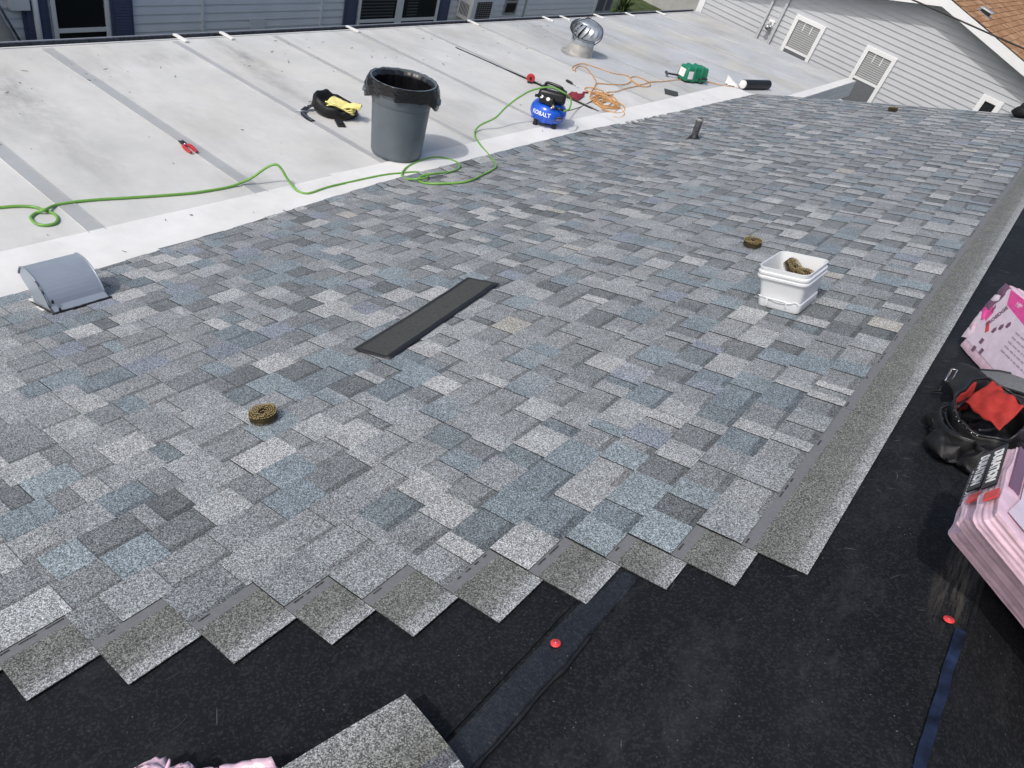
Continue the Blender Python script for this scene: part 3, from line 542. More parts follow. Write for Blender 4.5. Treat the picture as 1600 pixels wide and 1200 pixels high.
b = MB(); b.tube([(-2.02, YW-.03, .085), (-2.02, YW-.13, .10), (-2.02, YW-.155, .05)], .018, 8); b.lathe([(0, .05), (.035, .05), (.05, -.03), (.046, -.03), (0, .03)], 14, x0=-2.02, y0=YW-.155)
b.lathe([(0, .05), (.03, .05), (.04, -.01), (0, .02)], 12, x0=-1.985, y0=YW-.09); b.build('wall_lamp', M['alu'], lo, smooth=True)
# rakes, soffit and brown roof
YF = 17.0
for sgn, xe in ((-1, XL-.25), (1, XR+.25)):
    L = abs(xe-PX); ze = PZ-GS*L
    b = MB(); off = -.03
    b.hexa([(PX, YF-.02, PZ+off), (xe, YF-.02, ze+off), (xe, YF+.005, ze+off), (PX, YF+.005, PZ+off), (PX, YF-.02, PZ+off+.165), (xe, YF-.02, ze+off+.165), (xe, YF+.005, ze+off+.165), (PX, YF+.005, PZ+off+.165)] if sgn > 0 else
           [(xe, YF-.02, ze+off), (PX, YF-.02, PZ+off), (PX, YF+.005, PZ+off), (xe, YF+.005, ze+off), (xe, YF-.02, ze+off+.165), (PX, YF-.02, PZ+off+.165), (PX, YF+.005, PZ+off+.165), (xe, YF+.005, ze+off+.165)])
    gp('rake_board', b, M['trim'])
    b = MB(); b.quad((PX, YF, PZ-.005), (xe, YF, ze-.005), (xe, YW+.05, ze-.005), (PX, YW+.05, PZ-.005)); b.quad((PX, YF, PZ+.01), (PX, YW+.05, PZ+.01), (xe, YW+.05, ze+.01), (xe, YF, ze+.01)); gp('soffit', b, M['trim'])
    b = MB(); rb = random.Random(5+sgn); ca = math.atan(GS); Ls = L/math.cos(ca); n = int(Ls/.15)
    ux, uz = sgn*math.cos(ca), -math.sin(ca); nx, nzz = sgn*math.sin(ca), math.cos(ca)
    for r in range(n):
        yy = YF-.03+rb.uniform(-.2, 0); 
        while yy < 27.3:
            w = rb.uniform(.12, .30); y2 = min(yy+w, 27.3); y1 = max(yy, YF-.03)
            cc = rb.choice([(.34, .185, .095), (.40, .225, .12), (.29, .155, .08), (.45, .27, .16), (.36, .20, .10)]); h = rb.choice([.006, .011])
            t0, t1 = r*.15, (r+1)*.15+.01
            if y2 > y1:
                pt = lambda t, y, hh: (PX+ux*t+nx*hh, y, PZ+.137+uz*t+nzz*hh)
                q = [pt(t0, y1, .012), pt(t1, y1, .012+h), pt(t1, y2, .012+h), pt(t0, y2, .012)]
                b.quad(*(q if sgn > 0 else q[::-1]), cc)
                q = [pt(t1, y1, 0), pt(t1, y2, 0), pt(t1, y2, .012+h), pt(t1, y1, .012+h)]
                b.quad(*(q if sgn > 0 else q[::-1]), (.09, .05, .03))
            yy += w
    o = gp('brown_shingles', b, M['brown']); o['kind'] = 'stuff'
    b = MB(); q = [(PX, YF+.009, PZ+.136), (xe, YF+.009, ze+.136), (xe, 27.3, ze+.136), (PX, 27.3, PZ+.136)]; q2 = [(p[0], p[1], p[2]-.09) for p in q]
    b.hexa((q2+q) if sgn > 0 else (q2[::-1]+q[::-1])); gp('roof_deck', b, M['trim'])
bv = thing('box_vent', 'small grey metal box vent on the brown roof', 'roof vent', (1.53, 18.44, PZ+.137-GS*.55+.015), (0, math.atan(GS), 0))
b = MB(); b.box(-.16, .16, -.17, .17, 0, .012); b.build('flange', M['alu'], bv)
b = MB(); b.hexa([(-.09, -.12, .012), (.10, -.12, .012), (.10, .12, .012), (-.09, .12, .012), (-.09, -.12, .05), (.10, -.12, .075), (.10, .12, .075), (-.09, .12, .05)]); b.build('throat', M['dark'], bv)
b = MB(); b.hexa([(-.13, -.14, .05), (.14, -.14, .075), (.14, .14, .075), (-.13, .14, .05), (-.13, -.14, .075), (.14, -.14, .105), (.14, .14, .105), (-.13, .14, .075)]); b.build('hood', M['galv'], bv, bevel=.008)
# overhead cable
b = MB(); b.tube([(-1.2, 15, 1.66), (.835, 15, 1.652), (1.713, 15, 1.646), (2.768, 15, 1.638), (4.5, 15, 1.65), (9, 15, 1.8)], .013, 8, 6)
tag(b.build('overhead_cable', M['cable'], smooth=True), 'black overhead cable crossing in front of the white gable trim', 'cable')
# ------------------------------------------------------------------ grey house along the low side of the white roof
XB = -6.0
rh = thing('grey_house', 'grey sided mobile home with navy shutters behind the low edge of the white roof', 'house', (XB, 6, -2.7))
def rp(name, mb, mat, **kw):
    o = mb.build(name, mat, rh, **kw); o.location = (o.location.x-XB, o.location.y-6, o.location.z+2.7); return o
YA, YB = -5.0, 16.5
b = MB(); b.box(XB-4.2, XB-.02, YA, YB, -2.7, .12); rp('wall', b, M['rear_siding'])
z = -2.2; H = .112
while z < .1:
    b = MB(); b.hexa([(XB-.02, YA, z), (XB+.016, YA, z), (XB+.016, YB, z), (XB-.02, YB, z), (XB-.02, YA, z+H), (XB+.001, YA, z+H), (XB+.001, YB, z+H), (XB-.02, YB, z+H)])
    rp('siding_plank', b, M['rear_siding']); z += H
b = MB(); b.box(XB-.02, XB+.014, YA, YB, -2.7, -2.205); rp('skirting', b, M['concrete'])
b = MB(); b.hexa([(XB-2.1, YA-.2, .62), (XB+.25, YA-.2, .16), (XB+.25, YB+.2, .16), (XB-2.1, YB+.2, .62), (XB-2.1, YA-.2, .70), (XB+.25, YA-.2, .24), (XB+.25, YB+.2, .24), (XB-2.1, YB+.2, .70)])
b.hexa([(XB-4.6, YA-.2, .02), (XB-2.1, YA-.2, .62), (XB-2.1, YB+.2, .62), (XB-4.6, YB+.2, .02), (XB-4.6, YA-.2, .10), (XB-2.1, YA-.2, .70), (XB-2.1, YB+.2, .70), (XB-4.6, YB+.2, .10)])
rp('roof', b, M['alu'])
b = MB(); b.box(XB-.02, XB+.035, YB-.02, YB+.06, -2.7, .02); rp('corner_trim', b, M['trim'])
def rwin(y0, y1, z0, z1, bar, mull=(), tw=.05, blinds=False, mat='trim'):
    f = MB(); xo = XB+.05
    f.box(XB, xo, y0-tw, y0, z0-tw, z1+tw); f.box(XB, xo, y1, y1+tw, z0-tw, z1+tw); f.box(XB, xo-.003, y0, y1, z1, z1+tw); f.box(XB, xo-.003, y0, y1, z0-tw, z0)
    fo = rp('window', f, M[mat], bevel=.005)
    q = MB(); q.box(XB+.017, XB+.020, y0, y1, z0, z1); q.build('back', M['dark'], fo)
    q = MB(); q.box(XB+.030, XB+.033, y0, y1, z0, z1); q.build('pane', M['glass'], fo)
    q = MB()
    if bar: q.box(XB+.026, XB+.044, y0, y1, bar-.025, bar+.025)
    for m_ in mull: q.box(XB+.022, XB+.046, m_-.075, m_+.075, z0, z1)
    if bar or mull: q.build('sash', M[mat], fo)
    if blinds:
        q = MB(); zz = z0+.03
        while zz < z1:
            q.box(XB+.022, XB+.024, y0+.02, y0+(y1-y0)*.42, zz, zz+.020); q.box(XB+.022, XB+.024, y0+(y1-y0)*.60, y0+(y1-y0)*.74, zz, zz+.020); zz += .052
        o = q.build('blind', M['screen'], fo); o['kind'] = 'stuff'
def shutter(y0, y1, z0, z1):
    q = MB(); q.box(XB+.015, XB+.045, y0, y1, z0, z1)
    o = rp('shutter', q, M['shutter'], bevel=.004)
    q = MB(); zz = z0+.06
    while zz < z1-.06:
        q.hexa([(XB+.046, y0+.04, zz), (XB+.056, y0+.04, zz), (XB+.056, y1-.04, zz), (XB+.046, y1-.04, zz), (XB+.046, y0+.04, zz+.03), (XB+.049, y0+.04, zz+.03), (XB+.049, y1-.04, zz+.03), (XB+.046, y1-.04, zz+.03)]); zz += .036
    q.build('louvres', M['shutter'], o)
rwin(4.22, 4.81, -1.55, -.30, -1.125)
shutter(3.84, 4.14, -1.6, -.28); shutter(4.89, 5.17, -1.6, -.28)
rwin(9.08, 10.94, -1.55, -.30, -1.165, (9.99,), blinds=True)
shutter(8.73, 9.0, -1.6, -.28); shutter(11.02, 11.29, -1.6, -.28)
rwin(13.02, 13.36, -1.12, -.55, -.90, tw=.03, mat='alu')
b = MB(); b.tube([(XB+.06, 3.985, -2.3), (XB+.06, 3.985, .0)], .035, 8); rp('downspout', b, M['trim'], smooth=True)
for y in (6.18, 8.27, 13.71):
    b = MB(); b.box(XB+.012, XB+.03, y-.018, y+.018, -2.2, .05); rp('joint_strip', b, M['alu'] if y > 13 else M['rear_siding'])
b = MB(); b.box(XB+.016, XB+.10, 3.70, 3.92, -.86, -.70); rp('meter_box', b, M['trim'], bevel=.01)
b = MB(); b.box(XB+.016, XB+.022, 6.95, 7.22, -1.35, -1.06); rp('access_panel', b, M['rear_siding'], bevel=.004)
# room air conditioner in the wall
ac = thing('air_conditioner', 'white box air conditioner sticking out of the grey wall', 'air conditioner', (XB+.02, 11.87, -1.14))
b = MB(); b.box(0, .36, -.33, .33, 0, .44); b.build('case', M['trim'], ac, bevel=.012)
b = MB(); b.box(.361, .368, -.20, .24, .05, .38); gr = b.build('coil_face', M['dark'], ac)
b = MB()
for k in range(9): b.box(.369, .374, -.20, .24, .06+k*.036, .066+k*.036)
for k in range(7): b.box(.369, .373, -.19+k*.07, -.186+k*.07, .05, .38)
b.build('grille', M['alu'], gr)
b = MB(); 
for k in range(7): b.box(.06+k*.035, .072+k*.035, -.337, -.331, .08, .30)
b.build('side_louvres', M['dark'], ac)
# screened bay past the corner of the grey house
sb = thing('screened_porch', 'grey framed screened porch beyond the corner of the grey house', 'porch', (XB-.6, 17.3, -2.7))
b = MB(); 
for (y, w) in ((-.70, .05), (-.25, .05), (.08, .05)): b.box(.5, .56, y, y+w, 0, 2.9)
for zz in (.0, 1.45, 2.85): b.box(.505, .555, -.70, .13, zz, zz+.05)
b.build('frame', M['alu'], sb)
b = MB(); b.box(.525, .53, -.65, .10, .05, 2.85); b.build('screen_panel', M['screen'], sb)
# awning at the far left
aw = thing('canvas_awning', 'folded beige canvas awning against the left end of the grey wall', 'awning', (-5.75, 3.2, -1.6))
E0, E1 = Vector((-0.050, 0.355, 0.809)), Vector((-0.050, 0.495, 0.448))
ED = E1-E0
for k in range(3):
    b = MB()
    def cf(u, v):
        p = E0+ED*(-.8+2.6*u); w = .14+.30*k
        return p+Vector((-.03*k+.03*math.sin(v*3.14)+.02*nz((u*3, v*3, k), 1.6), -.02-(w-.30*v*.0)-.0+.27*(v-.5)+.02*nz((u*4, k, 0), 1.5), .02*nz((u*3, v*2, k+5), 2)))
    b.grid(cf, 14, 8); b.build('canvas_fold', M['canvas'], aw, smooth=True)
b = MB(); b.tube([E0+ED*-.8+Vector((.02, .005, 0)), E0+ED*1.8+Vector((.02, .005, 0))], .014, 8); b.build('arm', M['lead'], aw, smooth=True)
# palm and low plants past the grey house
def palm(x, y, z0, n, L, seed, label):
    r = random.Random(seed); t = thing('palm_shrub', label, 'plant', (x, y, -2.75))
    b = MB(); b.tube([(0, 0, 0), (.03, .02, z0*.6), (0, .05, z0)], .09, 8, 4); b.build('stem', M['scuff'], t, smooth=True)
    b = MB()
    for k in range(n):
        a = r.uniform(0, 6.283); el = r.uniform(-.3, 1.35); l = L*r.uniform(.7, 1.1); d = Vector((math.cos(a)*math.cos(el), math.sin(a)*math.cos(el), math.sin(el))); sd = d.cross(Vector((0, 0, 1))).normalized()
        p = Vector((0, .05, z0)); w = r.uniform(.018, .034); pv = None
        for q in range(6):
            tt = q/5; c = p+d*l*tt+Vector((0, 0, -.55*l*tt*tt*(1-.4*math.sin(el)))); ww = w*(1-tt)**.7+.001
            if pv: b.quad(pv[0]-sd*pv[1], pv[0]+sd*pv[1], c+sd*ww, c-sd*ww)
            pv = (c, ww)
    b.build('leaves', M['frond'], t)
palm(-7.1, 19.9, 1.05, 240, 1.0, 3, 'spiky green palm shrub past the corner of the grey house')
palm(-6.6, 21.9, .55, 150, .7, 8, 'low grassy plant beside the pale concrete block wall')
b = MB(); r = random.Random(2)
for k in range(2600):
    x, y = r.uniform(-9.5, -3.8), r.uniform(18.0, 27.5); h = r.uniform(.06, .2); a = r.uniform(0, 6.28)
    b.quad((x, y, -2.75), (x+.02*math.cos(a), y+.02*math.sin(a), -2.75), (x+.05*math.sin(a), y+.05*math.cos(a), -2.75+h), (x+.045*math.sin(a), y+.045*math.cos(a), -2.75+h))
tag(b.build('grass', M['frond']), 'rough green grass between the two neighbouring houses', 'grass', kind='stuff')
bw = thing('block_wall', 'pale grey concrete wall standing behind the palm and grass', 'wall', (-10.5, 27.6, -2.75))
b = MB(); b.box(-4, 5.2, 0, .2, 0, 1.75); b.build('wall_body', M['concrete'], bw)
b = MB(); b.box(-4.03, 5.23, -.03, .23, 1.752, 1.82); b.build('coping', M['concrete'], bw)
# ------------------------------------------------------------------ fixed things on the roofs
hv = thing('hood_vent', 'grey painted metal hood vent with tarred base by the edge of the shingles', 'roof vent', on_slope(.635, 1.16, .012), (0, -PIT, 0))
prof = []
for k in range(17):                                    # outer curve from the upslope foot over to the mouth
    t = k/16; a = t*math.pi*.62
    prof.append((-.03-.265*(1-math.cos(a))/1.37*1.0-.03*t, .195*math.sin(min(a, 1.75))**.9 if a < 1.57 else .195-.05*((a-1.57)/.38)**2))
prof[0] = (0, 0)
W = .275
b = MB(); 
def sheet(b, pr, y0, y1, th):
    for (p, q) in zip(pr, pr[1:]):
        b.quad((p[0], y0, p[1]), (q[0], y0, q[1]), (q[0], y1, q[1]), (p[0], y1, p[1]))
        b.quad((p[0]-.002, y1, p[1]-th), (q[0]-.002, y1, q[1]-th), (q[0]-.002, y0, q[1]-th), (p[0]-.002, y0, p[1]-th))
sheet(b, prof, 0, W, .003); b.build('hood_cover', M['hood'], hv, smooth=True)
tip = prof[-1]
for y in (.004, W-.007):
    b = MB(); b.prism([(p[0]-.002, y, p[1]-.002) for p in prof]+[(tip[0]+.012, y, tip[1]-.035), (-.25, y, .055), (-.255, y, 0)], (0, .003, 0)); b.build('side_panel', M['hood'], hv)
for y in (.001, W-.001):
    b = MB(); b.tube([(p[0], y, p[1]) for p in prof[1:]], .0045, 6, 2); b.build('rolled_edge', M['hood'], hv, smooth=True)
b = MB(); b.box(-.253, -.249, .008, W-.008, 0, .06); b.quad((-.251, .008, .06), (-.251, W-.008, .06), (tip[0]+.014, W-.008, tip[1]-.037), (tip[0]+.014, .008, tip[1]-.037)); b.build('back_panel', M['hood'], hv)
b = MB()
for (p, q, w) in (((.004, -.01, .0), (.004, W+.012, .0), .011), ((.003, 0, .0), (-.26, -.004, .0), .006), ((-.004, -.002, .0), (-.09, -.002, .155), .0045)):
    pts = []; 
    for k in range(15):
        t = k/14; v = Vector(p).lerp(Vector(q), t); 
        if w == .0045:
            kk = t*7; i = int(min(kk, 6)); f_ = kk-i; v = Vector((prof[i][0]*(1-f_)+prof[i+1][0]*f_+.001, -.001, prof[i][1]*(1-f_)+prof[i+1][1]*f_))
        pts.append(v+Vector((.003*nz((k, w*900, 0), 1.3), 0, .003*abs(nz((k, w*500, 2), 1.1)))))
    rr = random.Random(int(w*1e4)); b.tube(pts, w, 7, 2, rfn=lambda t: w*(.65+.6*abs(noise.noise(Vector((t*9, w*300, 0))))))
for (x, y, zz) in ((-.045, .016, .052), (-.020, .03, .012)):
    b.lathe([(0, zz-.006), (.007, zz-.004), (.006, zz+.012), (0, zz+.016)], 7, x0=x+.026, y0=y)
b.build('tar_bead', M['tar'], hv, smooth=True)
b = MB(); b.box(-.36, -.10, -.03, W+.03, -.006, -.002); b.build('flange', M['strip'], hv)

vp = thing('vent_pipe', 'thin dark plumbing vent pipe standing up through the far shingles', 'vent pipe', on_slope(1.046, 7.566, 0), (0, -.10, 0))
b = MB(); b.lathe([(.036, -.06), (.036, .02), (.041, .03), (.036, .05), (.035, .10), (.0395, .12), (.035, .14), (.036, .225), (.033, .232), (.026, .232), (.026, .18), (0, .17)], 16, fn=lambda p, t: (p[0]+.004*nz((p[0]*3, p[1]*3, p[2]), 14), p[1]+.004*nz(p, 15, 2), p[2])); b.build('pipe', M['lead'], vp, smooth=True)
b = MB(); b.lathe([(.036, .205), (.0385, .207), (.0385, .229), (.036, .231)], 16); b.build('pipe_collar', M['galv_dirty'], vp, smooth=True)
b = MB(); b.lathe([(.085, .004), (.06, .014), (.042, .05), (.036, .055)], 16, fn=lambda p, t: (p[0], p[1], p[2]+p[0]*.27)); b.build('boot', M['tar'], vp, smooth=True)

tv = thing('turbine_vent', 'spherical spinning turbine roof vent of galvanised vanes on the white roof', 'turbine vent', on_white(-2.15, 9.98, 0), (0, -.02, 0))
b = MB(); b.lathe([(.30, .004), (.235, .008), (.205, .016), (.20, .03), (.172, .19), (.0, .20)], 28, fn=lambda p, t: (p[0]*(1+.05*math.sin(3*t)*(p[2] < .03)), p[1], p[2]-.083*p[0]*(p[2] < .02)*0)); b.build('base', M['galv_dirty'], tv, smooth='angle')
b = MB(); b.lathe([(.172, .17), (.182, .172), (.182, .225), (.165, .23), (.165, .245), (0, .245)], 28); b.build('collar', M['galv'], tv, smooth='angle')
b = MB(); b.lathe([(0, .245), (.10, .245), (.10, .44), (0, .44)], 14); b.build('inner_core', M['dark'], tv)
NV = 18
for k in range(NV):
    b = MB(); a0 = 2*math.pi*k/NV
    def vane(u, v):
        ph = -1.0+2.02*v; r = .06+.175*math.cos(ph)**.8 if abs(ph) < 1.5 else .06
        a = a0+.50*v+(u-.5)*.27; zz = .352+.118*math.sin(ph)
        r2 = r*(.93+.16*u); return (r2*math.cos(a), r2*math.sin(a), zz)
    b.grid(vane, 4, 10); b.build('vane', M['galv'], tv, smooth=True)
b = MB(); b.lathe([(0, .486), (.05, .484), (.125, .468), (.165, .447), (.163, .440), (0, .455)], 24); b.build('top_cap', M['galv'], tv, smooth=True)
for k in range(3):
    a = 2.35+k*2.094; b = MB()
    pts = [(.183*math.cos(a), .183*math.sin(a), .20)]+[((.10+.165*math.sin(t))*math.cos(a), (.10+.165*math.sin(t))*math.sin(a), .35-.155*math.cos(t)) for t in (.9, 1.4, 1.9, 2.4)]+[(.08*math.cos(a), .08*math.sin(a), .505), (0, 0, .508)]
    b.tube(pts, .0075, 6, 4); b.build('brace_wire', M['lead'], tv, smooth=True)
b = MB(); b.tube([(0, -.02, .505), (0, -.018, .54), (0, 0, .555), (0, .018, .54), (0, .02, .505)], .004, 6, 3); b.build('top_hook', M['lead'], tv, smooth=True)

# ------------------------------------------------------------------ bin, bag, belt, tools
bc = on_white(-.49, 4.585, .004)
tb = thing('trash_can', 'tall grey round plastic trash can standing on the white roof', 'trash can', bc, (0, -Q, 0)); tb.scale = (.95, .95, 1)
b = MB(); b.lathe([(0, 0), (.215, 0), (.232, .012), (.236, .03), (.263, .47), (.270, .472), (.274, .478), (.276, .55), (.285, .555), (.289, .64), (.300, .645), (.300, .662), (.286, .662), (.272, .55), (.24, .03), (0, .02)], 56); b.build('bin_body', M['can'], tb, smooth='angle')
ha = math.atan2(.66, .75)
for s_ in (0, math.pi):
    b = MB(); a = ha+s_
    pts = [(.285*math.cos(a+d), .285*math.sin(a+d), .56) if abs(d) > .25 else (.34*math.cos(a+d), .34*math.sin(a+d), .53) for d in (-.32, -.2, 0, .2, .32)]
    b.tube(pts, .016, 8, 4); b.build('handle', M['can'], tb, smooth=True)
bl = thing('bin_bag', 'black bin liner folded over the rim of the grey trash can', 'bin bag', on_white(-.49, 4.585, .03), (0, -Q, 0)); bl.scale = (.95, .95, 1)
b = MB(); NA = 150
def bagf(u, v):
    a = 2*math.pi*v; ca, sa = math.cos(a), math.sin(a)
    hd = max(0, abs(math.cos(a-ha))-.80)/.20
    hem = .545-.010*math.sin(3*a)-.016*nz((ca*2, sa*2, 0), 1.5)-.085*hd
    if abs(((a-ha-math.pi/2*3+math.pi) % (2*math.pi))-math.pi+.45) < .28: hem += .035
    rim = .662+.006*nz((ca*3, sa*3, 4), 2)-.03
    if u < .5:                                          # inside, from the hollow up to the rim
        t = u/.5; zz = .09+(rim-.09)*t; r = .222+.047*t; 
        w = .013*nz((ca*4, sa*4, zz*2), 1.5, 3)+.010*nz((ca*9, sa*9, zz*3), 1.3, 5); r = r+w*.7-.006
    else:
        t = (u-.5)/.5; zz = rim+.012*math.sin(min(t*9, 3.14))-(rim-hem+.03)*max(0, t-.06)
        r = .302+.003*math.sin(t*2.6)+hd*.040*min(1, t*2.2)-.008*t
        w = .007*nz((ca*5, sa*5, zz*9), 1.6, 9)+.006*abs(math.sin(zz*80+5*nz((ca*2, sa*2, zz), 2.2)))*min(1, t*4)*.8
        r += w*min(1, t*5)
    return (r*ca, r*sa, zz)
b.grid(bagf, 44, NA)
b.build('liner', M['bag'], bl, smooth=True)
b = MB(); b.lathe([(0, .088), (.15, .085), (.235, .095)], 40, fn=lambda p, t: (p[0], p[1], p[2]+.02*nz(p, 8))); b.build('liner_bottom', M['bag'], bl, smooth=True)

def blob(fn_r, nu=16, nv=28):
    b = MB(); b.grid(lambda u, v: fn_r(u, v), nu, nv); return b
tbx = thing('tool_belt', 'black tool belt and pouch heaped on the white roof left of the trash can', 'tool belt', on_white(-1.42, 4.66, .0), rot_on(Q, .75))
def pouch(u, v):                                        # open sagging pouch
    a = 2*math.pi*v
    prof_ = [(0, .01), (.10, .008), (.165, .02), (.19, .06), (.185, .11), (.165, .128), (.145, .12), (.12, .075), (0, .06)]
    k = u*(len(prof_)-1); i = min(int(k), len(prof_)-2); f_ = k-i; r = prof_[i][0]*(1-f_)+prof_[i+1][0]*f_; zz = prof_[i][1]*(1-f_)+prof_[i+1][1]*f_
    r *= 1+.10*math.cos(2*a)+.07*nz((math.cos(a), math.sin(a), zz*6), 1.8); zz *= 1+.35*math.cos(a-2.6)+.25*nz((math.cos(a)*2, math.sin(a)*2, 1), 1.3)
    return (r*math.cos(a)*1.05, r*math.sin(a)*.92, max(.004, zz))
blob(pouch, 32, 44).build('pouch', M['black_cloth'], tbx, smooth=True)
b = MB()
for k in range(4):
    b.lathe([(0, 0), (.05, 0), (.055, .03), (.05, .11-.01*k), (.043, .11-.01*k), (.04, .04), (0, .03)], 14, x0=-.10+.035*k, y0=.12+.02*(k % 2), fn=lambda p, t: (p[0]*1.0, p[1]*1.0, p[2]+.01*nz(p, 12)))
b.build('side_pouches', M['black_cloth'], tbx, smooth=True)
b = MB()
def strapgeo(b, pts, w, th, wv=(0, 0, 1)):
    for p, q in zip(pts, pts[1:]): b.bar(p, q, w, th, wv)
strapgeo(b, [(-.19, .02, .06), (-.26, -.01, .03), (-.29, -.08, .012), (-.27, -.16, .008), (-.22, -.24, .008), (-.17, -.29, .01)], .055, .007); b.build('belt_strap', M['black'], tbx, bevel=.002)
b = MB()
for k in range(6): b.box(-.275+.018*k-.012, -.275+.018*k+.006, -.14-.026*k-.004, -.14-.026*k+.004, .0125, .0145)
b.build('stitching', M['alu'], tbx)
b = MB(); strapgeo(b, [(.05, -.19, .03), (.08, -.24, .008), (.10, -.29, .008)], .075, .02); b.build('buckle', M['black'], tbx, bevel=.004)
b = MB(); b.tube([(-.235, -.005, .068), (-.25, .02, .072), (-.235, .045, .07), (-.215, .02, .07), (-.235, -.005, .068)], .005, 6, 3); b.build('rivet_ring', M['alu'], tbx, smooth=True)
b = MB(); b.tube([(-.19, -.06, .02), (-.36, -.12, .012)], .004, 6); b.build('nail_set', M['galv'], tbx, smooth=True)
ygl = thing('work_gloves', 'folded pale yellow work gloves tucked in the black tool belt', 'gloves', on_white(-1.34, 4.66, .10), rot_on(Q, .55))
for k in range(3):
    b = MB()
    def fold_(u, v):
        x = -.13+.26*u; y = (-.075+.15*v)*(1-.25*u); zz = .018*k+.030*math.sin(u*5+k)*.5+.02*nz((x*3, y*3, k), 6)+.018*math.cos(v*6.28+k)
        return (x+.03*k*(v-.3), y+.02*k, zz)
    b.grid(fold_, 14, 12); o = b.build('glove_fold', M['yellow'], ygl, smooth=True)
    sm = o.modifiers.new('thick', 'SOLIDIFY'); sm.thickness = .010
for k in range(3):
    b = MB(); b.tube([(.10, -.03+.035*k, .03), (.15, -.025+.036*k, .045), (.185, -.02+.03*k, .03+.01*k)], .014, 8, 4); b.build('glove_finger', M['yellow'], ygl, smooth=True)

sn = thing('tin_snips', 'small red handled snips with black jaws on the white roof', 'snips', on_white(-1.24, 3.01, .012), rot_on(Q, -.12))
for s_ in (-1, 1):
    b = MB(); b.hexa([(-.115, s_*.004, 0), (-.03, s_*.002, 0), (-.03, s_*.024, 0), (-.115, s_*.020, 0), (-.115, s_*.004, .012), (-.03, s_*.002, .014), (-.03, s_*.024, .014), (-.115, s_*.020, .012)] if s_ > 0 else
           [(-.115, s_*.020, 0), (-.03, s_*.024, 0), (-.03, s_*.002, 0), (-.115, s_*.004, 0), (-.115, s_*.020, .012), (-.03, s_*.024, .014), (-.03, s_*.002, .014), (-.115, s_*.004, .012)]); b.build('jaw', M['black'], sn, bevel=.003)
    b = MB(); b.tube([(-.035, s_*.010, .008), (-.005, s_*.026, .008), (.05, s_*.027, .008), (.115, s_*.022, .008)], .012, 8, 5, rfn=lambda t: .009+.006*math.sin(t*3)); b.build('handle', M['red'], sn, smooth=True)
b = MB(); b.lathe([(0, 0), (.011, 0), (.011, .017), (.006, .020), (0, .020)], 12, x0=-.033); b.build('pivot', M['steel'], sn, smooth=True)

# ------------------------------------------------------------------ compressor, hose, cords
cp = thing('air_compressor', 'blue pancake air compressor with black motor shroud and a white KOBALT print', 'air compressor', on_white(-.43, 6.83, -.018), rot_on(Q))
b = MB(); tp = [(0, .055)]+[(.205*math.cos(t)**.55 if math.cos(t) > 0 else 0, .165+.115*math.sin(t)) for t in [(-1.5+3.0*k/18) for k in range(19)]]+[(0, .281)]
tp = [(r*1.0, zz) for r, zz in tp]; b.lathe(tp, 48); b.build('tank', M['blue'], cp, smooth=True)
fa = math.atan2(-6.83, 3.7269+.43)                       # towards the camera
for k in range(4):
    a = fa+.75+k*math.pi/2; b = MB(); b.lathe([(0, .019), (.030, .019), (.027, .035), (.02, .075), (0, .075)], 12, x0=.150*math.cos(a), y0=.150*math.sin(a)); b.build('foot', M['black'], cp, smooth='angle')
b = MB(); b.lathe([(.10, .262), (.105, .30), (.13, .31), (.13, .315), (0, .315)], 28); b.build('tank_saddle', M['black'], cp, smooth='angle')
def C(a, r, zz): return (r*math.cos(fa+a), r*math.sin(fa+a), zz)
def obox(b, a, r, w, d, z0, z1, taper=1.0):
    ca, sa = math.cos(fa+a), math.sin(fa+a); o = Vector((r*ca, r*sa, 0)); u = Vector((-sa, ca, 0)); q = Vector((ca, sa, 0)); p = []
    for zz, k in ((z0, 1), (z1, taper)):
        for (i, j) in ((-1, -1), (-1, 1), (1, 1), (1, -1)): p.append(o+q*d/2*k*i*-1+u*w/2*k*j*1+Vector((0, 0, zz)))
    b.hexa([p[0], p[1], p[2], p[3], p[4], p[5], p[6], p[7]][::1])
b = MB(); obox(b, 0, 0, .32, .27, .305, .405, .86); sh_ = b.build('motor_shroud', M['black'], cp, bevel=.028, seg=3)
b = MB(); obox(b, math.pi/2, .09, .22, .14, .29, .40, .9); b.build('cylinder_head', M['black'], cp, bevel=.02)
b = MB(); b.tube([C(-1.9, .10, .395), C(-1.9, .10, .43), C(-1.7, .06, .450), C(1.2, .06, .447), C(1.3, .10, .43), C(1.3, .10, .39)], .017, 8, 5); b.build('carry_handle', M['black'], cp, smooth=True)
b = MB(); obox(b, -.30, .135, .17, .07, .275, .345, .95); b.build('control_panel', M['black'], cp, bevel=.01)
for a, r in ((-.62, .175), (-.16, .178)):
    b = MB(); p = Vector(C(a, r, .335)); d = Vector(C(a, 1, .25)); d = Vector((math.cos(fa+a), math.sin(fa+a), .8)).normalized()
    b.tube([p-d*.03, p], .024, 14); o = b.build('gauge', M['black'], cp, smooth='angle')
    b = MB(); b.tube([p+d*.0005, p+d*.003], .019, 14); b.build('gauge_face', M['card'], o)
b = MB(); b.tube([C(-.85, .17, .33), C(-.85, .225, .335)], .016, 10); b.build('regulator_knob', M['black'], cp, smooth='angle')
b = MB(); b.tube([C(.25, .12, .288), C(.22, .185, .275), C(.28, .20, .27)], .015, 8, 3); b.build('brass_fitting', M['brass'], cp, smooth=True)
b = MB(); b.tube([C(.30, .16, .268), C(.12, .19, .25)], .011, 8); b.build('valve', M['steel'], cp, smooth=True)
b = MB(); b.tube([C(.42, .17, .262), C(.75, .235, .262)], .013, 8); b.build('hose_coupler', M['black'], cp, smooth=True)
